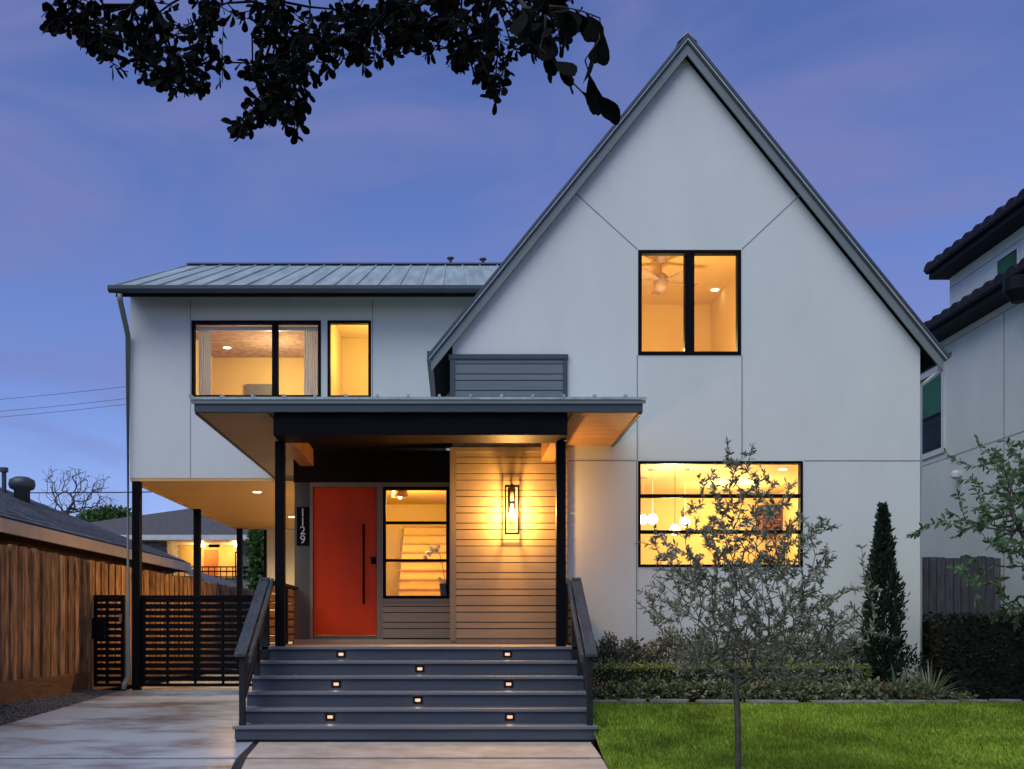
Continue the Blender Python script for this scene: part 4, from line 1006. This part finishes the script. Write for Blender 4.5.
for i, (px, top, w) in enumerate(((607, 638, 26), (632, 641, 26), (668, 634, 34), (703, 630, 34), (744, 634, 34), (785, 632, 36), (822, 634, 34), (850, 640, 26))):
    y = 13.15 + .08 * (i % 2); zt2 = mz(top, y); rz = (zt2 - .28) / 2
    shrub('shrub', mx(px, y), y, .28, w * y / 1000 * .78, rz * 1.05, 2200, .055, .45, 'shrub_leaf',
          'loose grey green shrub in the row behind the clipped hedge', grp=GS)
# clipped low hedge
def hedge(name, x0, x1, y0, y1, z0, z1, n, size, m, lab, corem='shrub_core', curve=None):
    o = empty(name, ((x0+x1)/2, (y0+y1)/2, z0), lab, 'hedge')
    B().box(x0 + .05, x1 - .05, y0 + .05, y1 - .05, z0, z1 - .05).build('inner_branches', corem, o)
    A = [('t', (x1-x0)*(y1-y0)), ('f', (x1-x0)*(z1-z0)), ('k', (x1-x0)*(z1-z0)), ('l', (y1-y0)*(z1-z0)), ('r', (y1-y0)*(z1-z0))]; tot = sum(q for _, q in A); Ps, Ds = [], []
    for s_, ar in A:
        k = int(n * ar / tot); u, w = rng.uniform(size=k), rng.uniform(size=k); X = x0 + u*(x1-x0); Y = y0 + u*(y1-y0); e = rng.normal(size=k) * .025 - .03
        e += .02 * np.sin(X * 7) * np.sin(w * 9)
        if s_ == 't': Ps.append(np.stack([X, y0 + w*(y1-y0), z1 + e], 1)); Ds.append(np.tile([0, 0, 1.], (k, 1)))
        elif s_ in 'fk': Ps.append(np.stack([X, (y0 - e) if s_ == 'f' else (y1 + e), z0 + w*(z1-z0)], 1)); Ds.append(np.tile([0, -1. if s_ == 'f' else 1., .3], (k, 1)))
        else: Ps.append(np.stack([(x0 - e) if s_ == 'l' else (x1 + e), Y, z0 + w*(z1-z0)], 1)); Ds.append(np.tile([-1. if s_ == 'l' else 1., 0, .3], (k, 1)))
    P = np.concatenate(Ps); Dv = np.concatenate(Ds) + rng.normal(size=(len(P), 3)) * .6
    crown('foliage', o, P, Dv, size, .5, m, jitter=.4)
hedge('low_hedge', 1.72, 5.25, 12.62, 12.92, .27, .74, 9000, .034, 'box_leaf', 'low clipped hedge in front of the loose shrubs')
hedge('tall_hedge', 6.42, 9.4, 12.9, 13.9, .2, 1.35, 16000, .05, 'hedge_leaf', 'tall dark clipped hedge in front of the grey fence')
# flowering ground cover, individual plants
GF = 'bedding plants along the stone edging'
for i in range(16):
    x = 1.70 + i * .275; y = edge_y(x) + .22
    lab = 'small leafy bedding plant behind the flagstone edging'
    fl = i in (0, 1, 2, 4, 8, 13)
    if fl: lab = 'small bedding plant with pink flowers behind the flagstone edging'
    o = shrub('bedding_plant', x, y, .26, .18, rng.uniform(.12, .16), 420, .055, .5, 'flower_leaf', lab, 'bedding plant', GF + (' with pink flowers' if fl else ''))
    if fl:
        P, u = blob_points((x, y - .05, .26 + .17), (.15, .12, .10), 22, .8); crown('blossoms', o, P, u + [0, -.3, .4], .035, .9, 'petal')
# low ground cover near the spiky plants
for i in range(6):
    x = 5.35 + i * .22; y = edge_y(x) + .22
    shrub('bedding_plant', x, y, .25, .14, .07, 240, .04, .6, 'flower_leaf', 'low green plant at the foot of the spiky plants', 'bedding plant', 'low plants at the foot of the spiky plants')
def spiky(x, y, lab, r=.34):
    o = empty('spiky_plant', (x, y, .27), lab, 'plant', 'striped spiky plants')
    V, Fc = [], []
    for k in range(85):
        a = rng.uniform(0, 2*math.pi); el = rng.uniform(.35, 1.35); L = r * rng.uniform(.8, 1.25); o0 = len(V); dx, dy = math.cos(a), math.sin(a)
        for q in range(5):
            u = q / 4; w = .017 * (1 - u) ** .7 + .001; hh = math.sin(el) * L * u - .35 * L * u * u * math.cos(el); rr_ = math.cos(el) * L * u + .03
            for s_ in (-1, 1): V.append((x + dx*rr_ - dy*w*s_, y + dy*rr_ + dx*w*s_, .30 + hh))
        for q in range(4): Fc.append((o0 + 2*q, o0 + 2*q + 1, o0 + 2*q + 3, o0 + 2*q + 2))
    raw('leaves', V, Fc, 'spike_leaf', o)
    P, u = blob_points((x, y - .12, .33), (.16, .1, .06), 40, .5); crown('base_leaves', o, P, u + [0, -.4, .4], .06, .5, 'red_leaf')
spiky(mx(898, 12.62), 12.62, 'striped spiky plant, the one closer to the olive tree', .46); spiky(mx(930, 12.7), 12.7, 'striped spiky plant beside the tall dark hedge', .52)
shrub('shrub', mx(912, 13.2), 13.2, .28, .22, .34, 500, .06, .4, 'cypress_leaf', 'small dark shrub between the cypress and the tall hedge')
sv = shrub('shrub', mx(846, 12.9), 12.9, .28, .24, .22, 420, .06, .3, 'olive_leaf', 'small silvery shrub at the foot of the cypress')
# edging stones
GE = 'flagstones edging the planting bed'
x = 1.50; k = 0
while x < 6.9:
    L = rng.uniform(.34, .62); xm = x + L / 2; y = edge_y(xm)
    for lay in range(2):
        sh_ = rng.uniform(-.08, .08); hh = rng.uniform(.025, .04); z = zlawn(xm, y) - .005 + lay * .041; nn = 9; pts = []
        for q in range(nn):
            a = 2*math.pi*q/nn; ex = L/2*.98 if lay == 0 else L/2*.93; pts.append((xm + sh_ + ex*math.copysign(abs(math.cos(a))**.6, math.cos(a))*rng.uniform(.92, 1.02), y + .12*math.copysign(abs(math.sin(a))**.7, math.sin(a))*rng.uniform(.8, 1.05) - .01 + lay * .02))
        o = B().prism(pts, 'z', z, z + hh).build('edging_stone', 'flagstone', None, bevel=.006, loc=(xm, y, z)); tag(o, 'flat grey flagstone in the edging between lawn and bed', 'edging stone', GE)
    x += L * .97
# right hand tree, trunk out of frame
mt = empty('myrtle_tree', (7.3, 11.2, .1), 'leafy green tree reaching over the tall dark hedge', 'tree')
tp = []
while len(tp) < 420:
    c = ((7.25, 11.2, 2.45), (6.5, 11.2, 2.65), (6.45, 11.1, 1.95), (6.3, 11.1, 2.35), (6.5, 11.3, 3.0))[rng.integers(5)]; p = np.array(c) + rng.normal(size=3) * np.array((.36, .4, .30))
    tp.append(p)
tp += [np.array((mx(p_, 11.1), 11.1, mz(q_, 11.1))) for p_, q_ in ((950, 525), (958, 492), (965, 520), (975, 478), (990, 462), (970, 555), (985, 580), (1000, 598), (1012, 610), (960, 500), (945, 520), (1010, 448), (998, 452))]
nodes, par, _ = grow([(7.3, 11.2, .1), (7.32, 11.2, .6), (7.28, 11.2, 1.1), (7.3, 11.2, 1.5)], np.array(tp), .12, .08, .3)
V, Fc, cnt = branch_mesh(nodes, par, .003, .06, 6, .55); raw('trunk', V, Fc, 'bark', mt)
P, Dv = twig_leaves(nodes, par, cnt, 10, 3, .7); crown('crown', mt, P, Dv, .078, .40, 'myrtle_leaf', droop=.25)
# background trees
def bgtree(name, x, y, zc, rx, rz, n, size, lab, m='bg_leaf'):
    o = empty(name, (x, y, 0), lab, 'tree'); cs = [np.array((x, y, zc))] + [np.array((x, y, zc)) + np.clip(rng.normal(size=3), -1.2, (1.2, 1.2, .55)) * np.array((rx*.5, rx*.5, rz*.45)) for _ in range(9)]
    Ps, Us = [], []
    for c in cs:
        P, u = blob_points(c, (rx*.5, rx*.5, rz*.5), n // 10, .6); Ps.append(P); Us.append(u)
    tips = np.array(cs + [c + rng.normal(size=3) * rx * .3 for c in cs for _ in range(4)])
    nd, pr_, _ = grow([(x, y, 0), (x, y, zc * .3), (x, y, zc * .55)], tips, .5, .1, .3); V, Fc, c = branch_mesh(nd, pr_, .02, .18, 5); raw('trunk', V, Fc, 'dark_bark', o)
    crown('crown', o, np.concatenate(Ps), np.concatenate(Us) + rng.normal(size=(len(np.concatenate(Ps)), 3)) * .6, size, .6, m, jitter=.5)
bgtree('leafy_tree', mx(100, 58), 58, mz(525, 58), 1.7, 1.3, 5000, .22, 'round green tree beyond the dark shingle roof')
bgtree('leafy_tree', mx(78, 62), 62, mz(545, 62), 1.8, 1.5, 4000, .22, 'green tree at the foot of the bare tree')
bgtree('slender_tree', mx(261, 33), 33, mz(556, 33), .34, 1.7, 2600, .14, 'green tree growing in front of the distant balcony house')
# bare tree
bt = empty('bare_tree', (mx(70, 60), 60, 0), 'bare branching tree against the sky', 'tree')
tp = []
for _ in range(420):
    p_ = rng.uniform(46, 108); q_ = rng.uniform(468, 515) + .004 * (p_ - 66) ** 2
    tp.append((mx(p_, 60), 60 + rng.normal() * .8, mz(q_, 60)))
nodes, par, _ = grow([(mx(68, 60), 60, 0), (mx(68, 60), 60, 4), (mx(67, 60), 60, 6.2), (mx(67, 60), 60, 7.0)], np.array(tp), .35, .12, .25)
V, Fc, cnt = branch_mesh(nodes, par, .011, .15, 5, .62); raw('trunk', V, Fc, 'bark', bt)
P, Dv = twig_leaves(nodes, par, cnt, 1, 1, .9); P, Dv = P[::2], Dv[::2]; crown('leaves', bt, P, Dv, .12, .5, 'shrub_leaf')
# overhead lines
for (p0, q0, p1, q1, d, lab) in ((-200, 412, 330, 358, 30, 'topmost overhead wire beside the wing'), (-200, 424, 330, 370, 30, 'middle overhead wire beside the wing'), (-200, 430, 330, 376, 31, 'third overhead wire beside the wing'), (-200, 489, 330, 487.5, 55, 'overhead wire passing behind the bare tree')):
    A, C = np.array((mx(p0, d), d, mz(q0, d))), np.array((mx(p1, d), d, mz(q1, d)))
    pts = [tuple(A + (C - A) * t - np.array((0, 0, .25 * math.sin(math.pi * t)))) for t in np.linspace(0, 1, 14)]
    o = B().tube(pts, .007 if d < 50 else .03, 5).build('power_line', 'slate_trim' if d < 50 else 'black_steel', None, loc=tuple(A)); tag(o, lab, 'power line', 'overhead power lines')
